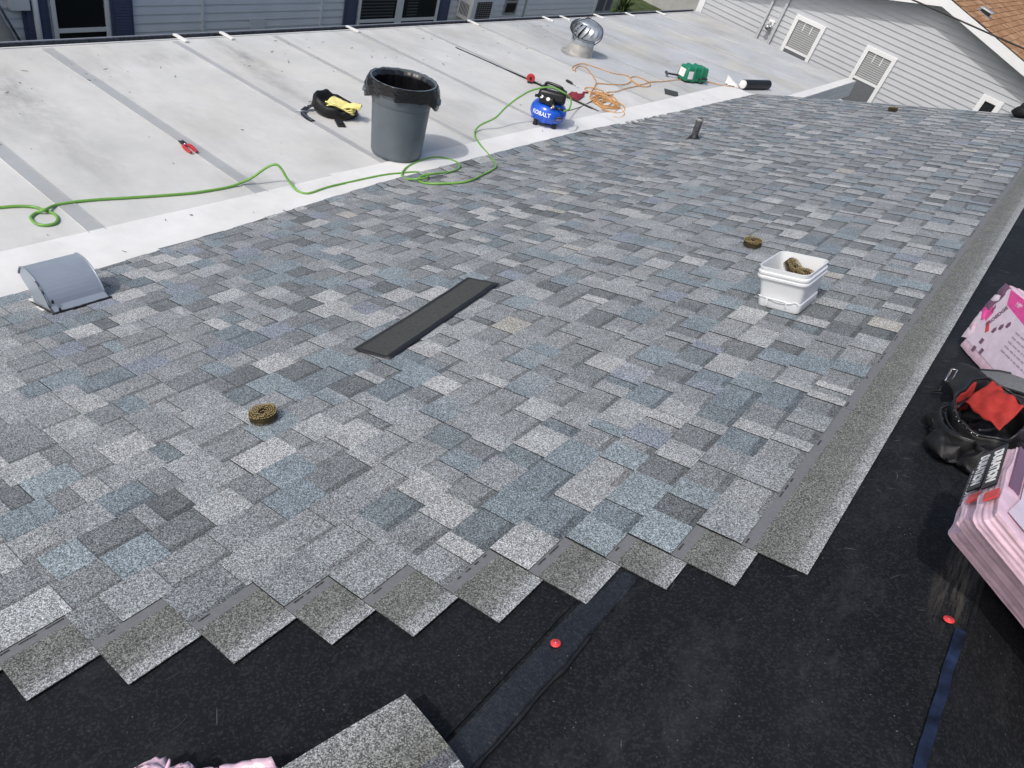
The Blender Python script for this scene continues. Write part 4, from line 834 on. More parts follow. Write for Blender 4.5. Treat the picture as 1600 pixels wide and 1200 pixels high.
for a in (-.95, -.12):
    b = MB(); obox(b, a, .19, .05, .012, .085, .13, .7); b.build('weld_bracket', M['blue'], cp, bevel=.003)
def tank_r(zz):
    for (r0, z0), (r1, z1) in zip(tp, tp[1:]):
        if z0 <= zz <= z1 and z1 > z0: return r0+(r1-r0)*(zz-z0)/(z1-z0)
    return .2
def bendk(co):
    a = fa-.36+co.x/.205; zz = .172+co.y; r = tank_r(zz)+.0012+co.z; return Vector((r*math.cos(a), r*math.sin(a), zz))
text('KOBALT', .060, M['white_ink'], cp, None, 'brand_lettering', .0016, bendk)
def patch(b, a0, a1, z0, z1, n=10, off=.0012):
    for k in range(n):
        for j in range(3):
            q = []
            for (aa, zz) in ((k, j), (k+1, j), (k+1, j+1), (k, j+1)):
                A = fa+a0+(a1-a0)*aa/n; Z = z0+(z1-z0)*zz/3; r = tank_r(Z)+off; q.append((r*math.cos(A), r*math.sin(A), Z))
            b.quad(*q)
b = MB(); patch(b, .52, .98, .125, .178); lb = b.build('rating_label', M['black_print'], cp, smooth=True)
b = MB(); patch(b, .55, .93, .165, .172, off=.002); patch(b, .55, .93, .132, .152, off=.002); b.build('label_print', M['ink'], lb, smooth=True)
mw = Matrix.Translation(Vector(C(0, .04, .4065))) @ Matrix.Rotation(fa+math.pi/2, 4, 'Z')
text('KOBALT', .036, M['white_ink'], cp, mw, 'shroud_lettering', .0006)

def cable(name, key, r, mat, label, cat, n=8, sm=6, thing_=None):
    pts = [Vector(p) for p in P[key]]; c = pts[0].copy()
    b = MB(); b.tube([p-c for p in pts], r, n, sm)
    o = b.build(name, mat, loc=c, smooth=True); return tag(o, label, cat)
cable('air_hose', 'hose', .0095, M['hose'], 'long bright green air hose looping across the white roof to the compressor', 'hose', 10, 7)
oc = thing('extension_cord', 'tangled orange extension cord lying between the compressor and the turbine vent', 'cord', P['cord1'][0])
for k in ('cord1', 'cord2'):
    pts = [Vector(p)-Vector(P['cord1'][0])+Vector((0, 0, .004*math.sin(i*2.1)+.003)) for i, p in enumerate(P[k])]
    b = MB(); b.tube(pts, .0062, 6, 6); b.build('cord_run', M['cord'], oc, smooth=True)
b = MB(); b.tube([Vector(p)-Vector(P['power_lead'][-1])+Vector((0, 0, .0)) for p in P['power_lead']], .006, 6, 6)
tag(b.build('power_lead', M['cable'], loc=P['power_lead'][-1], smooth=True), 'black power lead from the compressor to the orange cord tangle', 'cord')
b = MB(); c0 = Vector(P['black_rod'][0]); b.tube([Vector(p)-c0 for p in P['black_rod']], .008, 6, 3, rfn=lambda t: .007+.005*(t > .28)*(t < .98))
tag(b.build('straight_cable', M['cable'], loc=c0, smooth=True), 'straight black cable lying along a seam of the white roof behind the compressor', 'cable')
rk = thing('chalk_reel', 'small red and black round reel on the straight black cable', 'reel', on_white(-1.46, 7.85, .0), rot_on(Q, -.98))
b = MB(); b.tube([(-.016, 0, .062), (.016, 0, .062)], .055, 20); b.build('reel_case', M['red'], rk, bevel=.006)
b = MB(); b.hexa([(-.022, -.03, 0), (.022, -.03, 0), (.022, .03, 0), (-.022, .03, 0), (-.018, -.035, .03), (.018, -.035, .03), (.018, .035, .03), (-.018, .035, .03)]); b.build('reel_foot', M['black'], rk, bevel=.004)
b = MB(); b.tube([(.0165, 0, .062), (.024, 0, .062)], .018, 12); b.build('crank', M['black'], rk)
sd = thing('screwdriver', 'black handled screwdriver lying on the white roof near the orange cord', 'screwdriver', on_white(-1.33, 8.51, .016), rot_on(Q, -.2))
b = MB(); b.tube([(-.02, 0, 0), (.0, 0, 0), (.05, 0, 0), (.09, 0, 0), (.105, 0, 0)], .016, 10, 4, rfn=lambda t: .010+.009*math.sin(min(1, t*1.1)*3.0)); b.build('handle', M['black'], sd, smooth=True)
b = MB(); b.tube([(.10, 0, 0), (.23, 0, -.008)], .0045, 6); b.build('blade', M['galv'], sd, smooth=True)
rg = thing('red_rag', 'crumpled dark red rag beside the orange cord tangle', 'rag', on_white(-.90, 8.08, 0), rot_on(Q, .3))
b = MB(); b.grid(lambda u, v: (-.09+.18*u, -.16+.32*v, .012+.05*max(0, math.sin(u*3.1)*math.sin(v*3.1))*(.6+.6*nz((u*4, v*6, 0), 1.6))+.012*nz((u*9, v*9, 1), 1.2)), 18, 26); b.build('rag_cloth', M['dark_red'], rg, smooth=True)
b = MB(); b.tube([(.03, .15, .012), (.06, .22, .01), (.03, .28, .01), (.08, .34, .012)], .012, 6, 4); b.build('rag_tail', M['dark_red'], rg, smooth=True)

gc = thing('tool_case', 'green plastic tool case with white label on the far white roof', 'tool case', on_white(-.72, 11.04, .0), rot_on(Q, 1.18))
b = MB(); b.hexa([(-.23, -.12, .02), (.23, -.12, .02), (.23, .12, .02), (-.23, .12, .02), (-.21, -.10, .225), (.21, -.10, .225), (.21, .10, .225), (-.21, .10, .225)]); b.build('case_body', M['green_case'], gc, bevel=.028, seg=3)
for x in (-.07, .075):
    b = MB(); b.hexa([(x-.022, -.135, .02), (x+.022, -.135, .02), (x+.022, .135, .02), (x-.022, .135, .02), (x-.02, -.114, .236), (x+.02, -.114, .236), (x+.02, .114, .236), (x-.02, .114, .236)]); b.build('case_rib', M['green_case'], gc, bevel=.01)
b = MB(); b.hexa([(-.235, -.062, .07), (-.2345, -.062, .07), (-.2345, .07, .07), (-.235, .07, .07), (-.223, -.062, .185), (-.222, -.062, .185), (-.222, .07, .185), (-.223, .07, .185)]); b.build('case_label', M['card'], gc)
b = MB(); b.quad((-.20, -.124, .06), (-.10, -.124, .06), (-.10, -.114, .17), (-.20, -.114, .17)); b.build('side_label', M['card'], gc)
b = MB(); b.tube([(.03, -.13, .07), (.05, -.165, .09), (.15, -.165, .09), (.19, -.13, .07)], .013, 8, 4); b.build('carry_handle', M['black'], gc, smooth=True)
for x in (-.15, .15):
    b = MB(); b.box(x-.03, x+.03, -.10, .10, 0, .022); b.build('case_foot', M['black'], gc)
hm = thing('hammer', 'black handled hammer lying against the green tool case', 'hammer', on_white(-.93, 10.80, .0), rot_on(Q, .75))
b = MB(); b.tube([(-.10, 0, .05), (0, 0, .05), (.17, 0, .06)], .014, 8, 3); b.build('handle', M['black'], hm, smooth=True)
b = MB(); b.tube([(-.10, -.05, .05), (-.10, .05, .05)], .022, 10); b.build('head', M['lead'], hm, smooth='angle')
rp_ = thing('felt_roll', 'short dark roll with a pale end at the far end of the white strip', 'roll', on_white(-.08, 12.08, .0), rot_on(Q, 1.29))
b = MB(); b.tube([(-.30, 0, .074), (.34, 0, .074)], .070, 28); b.build('roll_body', M['asphalt_back'] if 0 else M['tar'], rp_, smooth='angle')
b = MB(); b.tube([(-.322, 0, .074), (-.299, 0, .074)], .062, 24); b.tube([(-.330, 0, .074), (-.321, 0, .074)], .036, 16); b.build('paper_core', M['card'], rp_, smooth='angle')
pp = thing('paper_sheet', 'crumpled white paper leaning behind the dark roll', 'paper', on_white(-.32, 11.75, .01), rot_on(Q, .4))
b = MB(); b.grid(lambda u, v: (-.12+.22*u, -.12+.28*v, .01+.16*(1-abs(2*v-.9))*max(0, 1-u)*.8+.02*nz((u*4, v*4, 0), 1.4)), 10, 10); b.build('paper', M['card'], pp, smooth=True)
op = MB(); op.hexa([(-.10, -.125, 0), (.10, -.125, 0), (.10, .125, 0), (-.10, .125, 0), (-.10, -.125, .006), (.10, -.125, .006), (.10, .125, .006), (-.10, .125, .006)])
o = op.build('shingle_offcut', M['asphalt_back'], loc=on_white(-.49, 9.98, .006), rot=rot_on(Q, .55)); tag(o, 'small flat dark shingle offcut on the far white roof', 'offcut')
# ------------------------------------------------------------------ things lying on the shingles
ls = thing('loose_shingle_strip', 'long dark strip of shingle lying face down on the grey shingles', 'shingle strip', on_slope(2.147, 2.34, .0125), rot_on(PIT, .195))
def strip_fn(w0, w1, lift):
    def f(u, v):
        y = -.515+1.03*v; x = w0+(w1-w0)*u
        return (x+.004*nz((0, y*3, 0), 1.5), y, lift+.0025*(v-.5)**2*4+.004*nz((x*4, y*3, 0), 1.2))
    return f
b = MB(); b.grid(strip_fn(-.103, .103, .0012), 6, 30); o = b.build('strip_body', M['tar'], ls, smooth=True); sm = o.modifiers.new('thick', 'SOLIDIFY'); sm.thickness = .0016; sm.offset = 1
b = MB(); b.grid(lambda u, v: Vector(strip_fn(-.078, .070, .0038)(u, .02+.96*v))+Vector((.003*nz((0, v*22, 0), 1), 0, 0)), 6, 40); b.build('sand_face', M['asphalt_back'], ls, smooth=True)

def coil(mats_seed):
    rr = random.Random(mats_seed); heads = MB(); shanks = MB()
    for ring in range(6):
        r = .012+.0076*ring; n = int(2*math.pi*r/.0078)
        for k in range(n):
            a = 2*math.pi*k/n+ring*.37+rr.uniform(-.04, .04); zt = .031+.0030*math.sin(a+1)+.0016*math.sin(a*3+ring)-.0011*(ring-2.5)**2*.4+.006*(ring > 0)+rr.uniform(-.0012, .0012); x, y = r*math.cos(a), r*math.sin(a); t = .25
            c, s = math.cos(a), math.sin(a)
            hx = [(x+.0031*math.cos(a+q*math.pi/3), y+.0031*math.sin(a+q*math.pi/3)) for q in range(6)]
            heads.prism([(p, q, zt) for p, q in hx], (0, 0, .0012))
            shanks.hexa([(x-.0008, y-.0008, .0), (x+.0008, y-.0008, 0), (x+.0008, y+.0008, 0), (x-.0008, y+.0008, 0), (x-.0014, y-.0014, zt), (x+.0014, y-.0014, zt), (x+.0014, y+.0014, zt), (x-.0014, y+.0014, zt)])
    wires = MB()
    for zz in (.010, .023):
        wires.tube([((.018+.034*q/140)*math.cos(q*.314), (.018+.034*q/140)*math.sin(q*.314), zz) for q in range(141)], .0007, 4)
    return heads.mesh('nail_heads', M['brass']), shanks.mesh('nail_shanks', M['nail_dark']), wires.mesh('coil_wire', M['nail_dark'])
cm = coil(3)
def nail_coil(label, loc, rot, group='coils of roofing nails', scale=1.0):
    t = thing('nail_coil', label, 'nail coil', loc, rot, group); t.scale = (scale,)*3
    for me in cm:
        o = bpy.data.objects.new(me.name, me); COL.objects.link(o); o.parent = t; o['kind'] = 'stuff'
    return t
nail_coil('brass coloured nail coil lying nearest on the shingles left of the dark strip', on_slope(2.335, 1.215, .016), rot_on(PIT, .4, (.06, .05)))
nail_coil('brass coloured nail coil lying behind the white bucket', on_slope(2.99, 4.37, .016), rot_on(PIT, 1.4, (.08, -.06)), scale=1.08)
nail_coil('brass coloured nail coil near the far end of the shingles by the gabled house', on_slope(2.27, 10.99, .016), rot_on(PIT, 2.2, (.04, .05)), scale=1.15)
# white pail
BP = on_slope(3.490, 3.590, .012)
bk = thing('square_bucket', 'square white plastic bucket holding nail coils on the grey shingles', 'bucket', BP, rot_on(PIT, -.03)); bk.scale = (1, 1, 1.07)
def rrect(hx, hy, r, n=6):
    pts = []
    for (cx, cy, a0) in ((hx-r, hy-r, 0), (-hx+r, hy-r, 90), (-hx+r, -hy+r, 180), (hx-r, -hy+r, 270)):
        for k in range(n+1): a = R_(a0+90*k/n); pts.append((cx+r*math.cos(a), cy+r*math.sin(a)))
    return pts
def loft(b, rows):
    i0 = len(b.v); n = None
    for (hx, hy, r, z) in rows:
        pp_ = rrect(hx, hy, r); n = len(pp_); b.v += [(p[0], p[1], z) for p in pp_]
    for k in range(len(rows)-1):
        for a in range(n):
            c = (a+1) % n; b.f.append((i0+k*n+a, i0+k*n+c, i0+(k+1)*n+c, i0+(k+1)*n+a)); b.c.append(None); b.m.append(b.mi)
BX, BY, BH = .110, .138, .20
b = MB()
rows = [(.02, .03, .01, .0), (BX-.006, BY-.006, .022, .0), (BX, BY, .026, .006), (BX+.003, BY+.003, .028, .046), (BX-.003, BY-.003, .028, .050), (BX+.008, BY+.008, .032, .142), (BX+.010, BY+.010, .033, .146)]
rows[2:5] = [(BX-.002, BY-.002, .026, .006), (BX, BY, .028, .044), (BX-.004, BY-.004, .028, .047)]
loft(b, rows); b.build('pail_body', M['pail'], bk, smooth='angle')
b = MB(); loft(b, [(BX+.010, BY+.010, .033, .143), (BX+.021, BY+.021, .040, .145), (BX+.022, BY+.022, .040, .154), (BX+.012, BY+.012, .034, .157), (BX+.012, BY+.012, .034, .165), (BX+.020, BY+.020, .040, .167), (BX+.020, BY+.020, .040, .176), (BX+.012, BY+.012, .034, .179)]); b.build('pail_ribs', M['pail'], bk, smooth='angle')
b = MB(); loft(b, [(BX+.012, BY+.012, .034, .178), (BX+.017, BY+.017, .037, .196), (BX+.017, BY+.017, .037, .200), (BX+.011, BY+.011, .033, .200), (BX+.006, BY+.006, .03, .16), (BX-.008, BY-.008, .022, .010), (.02, .03, .01, .010)]); b.build('pail_lip', M['pail'], bk, smooth='angle')
for s_ in (1,):
    b = MB(); y = -(BY+.0045); b.box(-.058, .042, y-.006, y+.004, .046, .054); b.box(-.060, -.050, y-.006, y+.004, .012, .05); b.box(.040, .046, y-.006, y+.004, .02, .05); b.build('hand_grip', M['pail'], bk, bevel=.003)
    b = MB(); b.tube([(-.105, y, .056), (-.06, y-.001, .050), (-.0, y-.001, .040), (.06, y-.001, .047), (.085, y, .058), (.105, y, .052)], .0028, 6, 4); b.build('moulded_line', M['pail'], bk, smooth=True)
bm = Matrix.Translation(Vector(BP)) @ rot_on(PIT, -.03).to_matrix().to_4x4()
nail_coil('nail coil standing on edge at the back inside the white bucket', bm @ Vector((-.035, .065, .150)), rot_on(PIT, 1.0, (.65, .3)), scale=1.0)
nail_coil('nail coil lying lower at the right inside the white bucket', bm @ Vector((.046, .045, .128)), rot_on(PIT, .3, (.10, .25)))
nail_coil('nail coil at the bottom inside the white bucket under the others', bm @ Vector((.02, .03, .016)), rot_on(PIT, .3, (.0, .0)))
# ------------------------------------------------------------------ bundles in pink wrap
def wrapbox(L, W_, T, seed, ridge=.004, wrinkle=.004, nl=60, nw=24, nt=24):
    b = MB()
    def disp(p):
        x, y, zz = p; ex = min(x, L-x); ey = min(y, W_-y); d = Vector((0, 0, 0))
        n1 = nz(p, 7, seed); n2 = nz(p, 19, seed)
        side = (x < 1e-6 or x > L-1e-6 or y < 1e-6 or y > W_-1e-6)
        if side:
            k = ridge*.32*math.sin(zz/T*34+3.0*nz((x, y, 0), 4, seed))+wrinkle*(1.3*nz((x*6, y*6, zz*70), 1, seed)+.8*nz((x*2, y*2, zz*30), 1, seed+3)+.5*n2)
            if y < 1e-6: d.y -= k
            if y > W_-1e-6: d.y += k
            if x < 1e-6: d.x -= k+wrinkle*2.5*nz((0, y*1.0, zz*2), 16, seed)
            if x > L-1e-6: d.x += k
        else: d.z += wrinkle*.45*n1+wrinkle*.5*max(0, 1-min(ex, ey)/.05)*n2
        r = .012
        cx = min(max(x, r), L-r); cy = min(max(y, r), W_-r); cz = min(max(zz, r), T-r)
        v = Vector((x-cx, y-cy, zz-cz))
        q = Vector((cx, cy, cz))+(v.normalized()*r if v.length > 1e-7 else v)
        if v.length < 1e-7: q = Vector(p)
        return q+d
    b.grid(lambda u, v: disp((L*u, W_*v, T)), nl, nw); b.grid(lambda u, v: disp((L*u, W_*(1-v), 0)), nl, nw)
    b.grid(lambda u, v: disp((L*u, 0, T*v)), nl, nt); b.grid(lambda u, v: disp((L*(1-u), W_, T*v)), nl, nt)
    b.grid(lambda u, v: disp((0, W_*(1-u), T*v)), nw, nt); b.grid(lambda u, v: disp((L, W_*u, T*v)), nw, nt)
    return b
def flat(b, pts, off=(0, 0, 0)): b.poly([tuple(Vector(p)+Vector(off)) for p in pts])
def other(u, y, h=0): return (RX+u*CP+h*SP, y, RZ-u*SP+h*CP)
BT = .074
specs = [(.0, 1.965, .0, 'bottom pink bundle of the near stack, set furthest over the far slope'), (-.225, 1.80, 1, 'pink shingle bundle second from the bottom of the near stack on the ridge'),
         (-.285, 1.72, 2, 'pink shingle bundle second from the top of the near stack on the ridge'), (-.312, 1.630, 3, 'top lilac and pink shingle bundle of the near stack with fine print on its face')]
for k, (u0, y0, lv, lab) in enumerate(specs):
    t = thing('shingle_bundle', lab, 'shingle bundle', other(u0, y0, lv*BT+.004+.001*k), (0, PIT, [.015, .0, -.012, .008][k]), 'pink wrapped shingle bundles')
    o = wrapbox(1.0, .337, BT-.003, 11+k, .0035, .0035).build('wrap', M['pink'], t, smooth=True)
    if k == 3:
        b = MB(); flat(b, [(.015, .025, 0), (.97, .03, 0), (.97, .315, 0), (.040, .315, 0), (.040, .12, 0)], (0, 0, BT+.0016)); b.build('face_panel', M['lilac'], t)
        b = MB(); r_ = random.Random(9)
        for row in range(16):
            x = .09+.012*row
            yy = .10
            while yy < .30:
                w = r_.uniform(.008, .03); b.quad((x, yy, BT+.0022), (x+.004, yy, BT+.0022), (x+.004, yy+w, BT+.0022), (x, yy+w, BT+.0022)); yy += w+.005
        b.build('fine_print', M['ink'], t)
    if k:
        b = MB(); b.box(-.0125, -.0085, .128, .338, .016, BT-.022); 
        bp = b.build('end_panel', M['black_print'], t)
        mw = Matrix.Translation((-.0131, .233, .034)) @ Matrix(((0, 0, -1, 0), (-1, 0, 0, 0), (0, 1, 0, 0), (0, 0, 0, 1)))
        text('DURATION', .032, M['white_ink'], t, mw, 'end_lettering', .0012)
        b = MB(); b.box(-.0128, -.0085, .062, .098, .030, BT-.010); b.build('red_mark', M['red_ink'], t)
        b = MB(); b.box(.004, .034, .13, .33, BT-.004, BT+.0012); b.build('top_panel', M['mauve'], t)
# upright bundle leaning by the bag
A_ = Vector(on_slope(4.287, 3.585, .004))
dirx = Vector((.5, -.866, 0)); dirx = (Vector(on_slope(.5, -.87, 0))).normalized()
upb = Vector((.04, .03, 1.0)); zn = dirx.cross(upb).normalized(); 
# local x along the long bottom edge, local y up the face, local z out of the face towards the camera side
yv = zn.cross(dirx).normalized()
if zn.y > 0 and zn.x > 0: zn = -zn
mw = Matrix(((dirx.x, yv.x, 0, A_.x), (dirx.y, yv.y, 0, A_.y), (dirx.z, yv.z, 0, A_.z), (0, 0, 0, 1)))
nn = dirx.cross(yv)
for i in range(3): mw[i][2] = nn[i]
ub = thing('shingle_bundle', 'lilac and magenta printed shingle bundle propped up behind the red and black tool bag', 'shingle bundle', (0, 0, 0), (0, 0, 0), 'pink wrapped shingle bundles')
ub.matrix_world = mw
FZ = 1 if nn.y < 0 else -1
T2 = .085
def face(z_): return z_ if FZ > 0 else -z_
b = wrapbox(1.0, .325, T2, 40, .004, .005)
b.v = [(p[0], p[1], p[2]-(T2 if FZ > 0 else 0)) for p in b.v]; b.build('wrap', M['pink'], ub, smooth=True)
f0 = .0028*FZ
def pp2(name, pts, mat, k=0):
    b = MB(); q = [(p[0], p[1], f0+k*.0007*FZ) for p in pts]
    b.poly(q if FZ > 0 else q[::-1]); return b.build(name, mat, ub)
pp2('face_panel', [(.03, .045), (.97, .03), (.97, .318), (.005, .318), (.006, .15)], M['lilac'])
pp2('magenta_band', [(.055, .318), (.96, .318), (.96, .245), (.30, .242), (.10, .262)], M['magenta'], 1)
pp2('magenta_corner', [(.0, .175), (.055, .155), (.06, .205), (.03, .222), (.0, .20)], M['magenta'], 1)
pp2('dark_shape', [(.02, .30), (.045, .29), (.042, .255), (.03, .235), (.018, .26)], M['mauve'], 1)
pp2('dark_shape', [(.035, .235), (.05, .225), (.052, .200), (.04, .195)], M['mauve'], 1)
for q in ((.17, .18), (.145, .152), (.20, .205)):
    x, y = q; pp2('house_icon', [(x-.010, y-.014), (x+.008, y-.012), (x+.012, y+.006), (x, y+.018), (x-.012, y+.004)], M['mauve'], 1)
for (x, y) in ((.17, .055), (.125, .085), (.115, .04)): pp2('square_mark', [(x-.012, y-.012), (x+.012, y-.012), (x+.012, y+.012), (x-.012, y+.012)], M['mauve'], 1)
pp2('red_logo', [(.062, .155), (.105, .118), (.118, .135), (.075, .172)], M['red_ink'], 1)
def ftext(s, size, mat, x, y, ang, bold=.0):
    m4 = Matrix.Translation((x, y, f0+.0016*FZ)) @ Matrix.Rotation(ang, 4, 'Z') @ (Matrix.Identity(4) if FZ > 0 else Matrix.Rotation(math.pi, 4, 'Y'))
    return text(s, size, mat, ub, m4, 'printed_text', bold)
ftext('PROEDGE', .027, M['mauve'], .098, .200, 1.25, .0005)
for k, s_ in enumerate(('HIP', 'AND', 'RIDGE')): ftext(s_, .028, M['lilac'], .17+.14*k, .288-.006*k, -.03)
b = MB()
r_ = random.Random(6)
for row in range(5):
    x = .27; y = .20-.022*row
    while x < .62:
        w = r_.uniform(.01, .04); b.quad((x, y, f0+.001*FZ), (x+w, y, f0+.001*FZ), (x+w, y+.006, f0+.001*FZ), (x, y+.006, f0+.001*FZ)); x += w+.008
b.build('fine_print', M['ink'], ub)
for k in range(7):                                     # crumpled end folds
    rr = random.Random(50+k); y0 = .045+.037*k; w = rr.uniform(.04, .06)
    b = MB()
    def fo(u, v):
        x = -.014*math.sin((y0+w*u)/.325*3.14)-.010+(.050+.018*nz((k, u, 0), 2.1))*v; y = y0+w*u+.020*(v-.5)*rr_s[k]
        return (x, min(.325, y), (.003+.006*math.sin(v*3.14)*math.sin(u*3.14)+.004*nz((x*4, y*4, k), 9))*FZ)
    rr_s = [1, -.6, .8, -1, .5, 1, -.7]
    b.grid(fo, 7, 7)
    if FZ < 0: b.f = [q[::-1] for q in b.f]
    b.build('end_fold', [M['lilac'], M['pink'], M['lilac'], M['magenta'], M['mauve'], M['lilac'], M['mauve']][k], ub, smooth=True)
# near bundle and the loose shingle on it
nb = thing('shingle_bundle', 'pink shingle bundle at the bottom edge of the photo under a loose grey shingle', 'shingle bundle', on_slope(3.335, .195, .0), rot_on(PIT, -R_(60)), 'pink wrapped shingle bundles')
wrapbox(1.0, .337, .082, 71, .004, .006).build('wrap', M['pink'], nb, smooth=True)
for k in range(5):
    rr = random.Random(80+k); y0 = .03+.06*k; h_ = rr.uniform(.02, .05)
    b = MB(); b.grid(lambda u, v: (-.002-.030*v*(.4+.6*math.sin(u*3.1))+.012*nz((u*3, v*3, k), 1.5), y0+.07*u, .074-.012*v+h_*.5*math.sin(u*3.1)*v*(1.2-v)+.008*nz((u*4, v*5, k), 1.7)), 8, 8)
    o = b.build('wrap_fold', M['pink'], nb, smooth=True); sm = o.modifiers.new('thick', 'SOLIDIFY'); sm.thickness = .002
b = MB(); b.tube([(.01, .10, .072), (-.012, .105, .094), (-.010, .11, .108)], .004, 5, 3, rfn=lambda t: .006*(1-t)+.0006); b.build('wrap_tip', M['pink'], nb, smooth=True)
bpy.context.view_layer.update(); NBI = nb.matrix_world.inverted(); PF = [NBI @ Vector(p) for p in P['pinkflap']]
b = MB(); b.grid(lambda u, v: PF[0].lerp(PF[1], u).lerp(PF[3].lerp(PF[2], u), v)+Vector((0, 0, .010*math.sin(v*9+u*2)*(.4+v)+.006*nz((u*5, v*5, 0), 1))), 14, 8)
o = b.build('wrap_flap', M['pink'], nb, smooth=True); sm = o.modifiers.new('thick', 'SOLIDIFY'); sm.thickness = .003
tl = thing('loose_shingle', 'loose grey shingle resting on the near pink bundle at the bottom of the photo', 'shingle', on_slope(3.668, .668, .10), rot_on(PIT, -R_(90)-.24))
b = MB(); nx, ny = 24, 16
def ls_fn(u, v):
    x = 1.0*u; y = .337*v; sag = -.045*max(0, 1-u/.42)**1.5*(0.5+.5*v); 
    return (x-.012*math.sin(v*3.1), y+.014*math.sin(u*2.2), sag+.004*nz((x*2, y*3, 0), 1.4))
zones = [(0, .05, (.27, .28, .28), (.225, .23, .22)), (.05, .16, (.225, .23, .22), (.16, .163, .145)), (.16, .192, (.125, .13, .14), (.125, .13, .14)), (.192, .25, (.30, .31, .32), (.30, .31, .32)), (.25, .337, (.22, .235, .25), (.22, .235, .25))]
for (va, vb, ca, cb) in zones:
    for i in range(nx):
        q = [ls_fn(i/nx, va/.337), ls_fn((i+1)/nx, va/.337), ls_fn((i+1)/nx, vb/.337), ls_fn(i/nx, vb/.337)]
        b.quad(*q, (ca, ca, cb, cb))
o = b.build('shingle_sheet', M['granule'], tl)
wm_ = o.modifiers.new('weld', 'WELD'); wm_.merge_threshold = .0004
sm = o.modifiers.new('thick', 'SOLIDIFY'); sm.thickness = .004; sm.offset = -1
# ------------------------------------------------------------------ tool bag by the ridge
tg = thing('tool_bag', 'open black tool bag with red flap at the ridge between the pink bundles', 'tool bag', on_slope(4.490, 2.715, .0), rot_on(PIT*.85, .12)); tg.scale = (.78, .78, .82)
def tub(u, v):
    a = 2*math.pi*v; ca, sa = math.cos(a), math.sin(a)
    pr = [(0, .004), (.12, .0), (.165, .02), (.178, .07), (.172, .13), (.166, .165), (.160, .175), (.152, .165), (.15, .10), (.14, .04), (0, .03)]
    k = u*(len(pr)-1); i = min(int(k), len(pr)-2); f_ = k-i; r = pr[i][0]*(1-f_)+pr[i+1][0]*f_; zz = pr[i][1]*(1-f_)+pr[i+1][1]*f_
    r *= 1+.12*nz((ca*1.2, sa*1.2, zz*5), 1.5, 3)+.045*nz((ca*4, sa*4, zz*16), 1.3, 6)
    zz *= 1+.30*max(0, math.sin(a-.5))-.22*max(0, -math.sin(a+.2))+.16*nz((ca*2, sa*2, 0), 1.2, 8)
    return (r*ca*.88, r*sa*1.18, max(0, zz))
blob(tub, 44, 56).build('bag_body', M['black_cloth'], tg, smooth=True)
b = MB(); rimp = []
for k in range(57):
    p = tub(.6, k/56); rimp.append((p[0]*1.01, p[1]*1.01, p[2]+.004))
b.tube(rimp, .006, 6, 2); b.build('rim_binding', M['black'], tg, smooth=True)
bpy.context.view_layer.update(); TGI = tg.matrix_world.inverted()
def loc_(key): return [TGI @ Vector(p) for p in P[key]]
FL = loc_('flap')
def flap(u, v):                                        # red lining thrown back over the right side of the mouth
    q = (FL[0].lerp(FL[1], u)).lerp(FL[3].lerp(FL[2], u), v)
    return q+Vector((0, 0, .020*math.sin(u*3.14)*math.sin(v*3.14)+.016*nz((u*3, v*3, 0), 1.5, 2)-.03*(v*(1-u))))
b = MB(); b.grid(flap, 20, 24); o = b.build('red_flap', M['red_cloth'], tg, smooth=True); sm = o.modifiers.new('thick', 'SOLIDIFY'); sm.thickness = .006; sm.offset = -1
b = MB()
for k in range(10):
    p = [Vector(flap(.70-.10*j, .30+.40*(k+i)/10))+Vector((-.001, -.002, .003)) for (i, j) in ((0, 0), (1, 0), (1, 1), (0, 1))]
    if k not in (3, 7): b.quad(*p)
b.build('flap_print', M['scuff'], tg)
def redin(u, v):
    a = 2.2+1.2*v; p = Vector(tub(.66+.20*u, a/6.283)); return p*.985+Vector((0, 0, .006))
b = MB(); b.grid(redin, 8, 14); b.build('red_lining', M['red_cloth'], tg, smooth=True)
def pocket(a0, a1, h0, h1, bulge, nm):
    b = MB()
    def f(u, v):
        a = a0+(a1-a0)*v; p = Vector(tub(.30+.22*u, (a % 6.283)/6.283)); n_ = Vector((math.cos(a)*.88, math.sin(a), 0)).normalized()
        zz = h0+(h1-h0)*u; k = bulge*math.sin(v*3.14)**.6*(.55+.45*math.sin(u*2.6)); q = Vector((math.cos(a)*.165*.88, math.sin(a)*.165*1.18, zz))+n_*(k+.012)
        return q+n_*.008*nz((u*3, v*6, a0), 1.5)
    b.grid(f, 12, 22); o = b.build(nm, M['black_cloth'], tg, smooth=True); sm = o.modifiers.new('thick', 'SOLIDIFY'); sm.thickness = .006
    e = MB(); e.tube([f(1, k/20) for k in range(21)], .005, 6, 2); e.build('pocket_edge', M['black'], tg, smooth=True)
pocket(2.9, 4.5, .012, .115, .045, 'side_pocket'); pocket(4.55, 5.75, .010, .105, .05, 'end_pocket'); pocket(5.8, 6.9, .01, .09, .03, 'side_pocket')
def slump(cx, cy, rx, ry, h, sd, nm='cloth_fold'):
    b = MB()
    def f(u, v):
        a = 6.2832*v; k = math.sin(u*1.5708); q = (cx+rx*k*math.cos(a)*(1+.22*nz((math.cos(a), math.sin(a), u), 1.6, sd)), cy+ry*k*math.sin(a)*(1+.22*nz((math.cos(a), math.sin(a), u+3), 1.7, sd)), h*max(0.0, math.cos(u*1.5708))**.7)
        f_ = abs(nz(q, 13, sd))**.6
        return (q[0]+.012*nz(q, 16, sd), q[1]+.012*nz(q, 17, sd+1), max(.002, q[2]*(1+.25*nz(q, 9, sd))-.028*f_*(u < .95)+.016+.012*nz(q, 26, sd)))
    b.grid(f, 30, 60); b.build(nm, M['black_cloth'], tg, smooth=True)
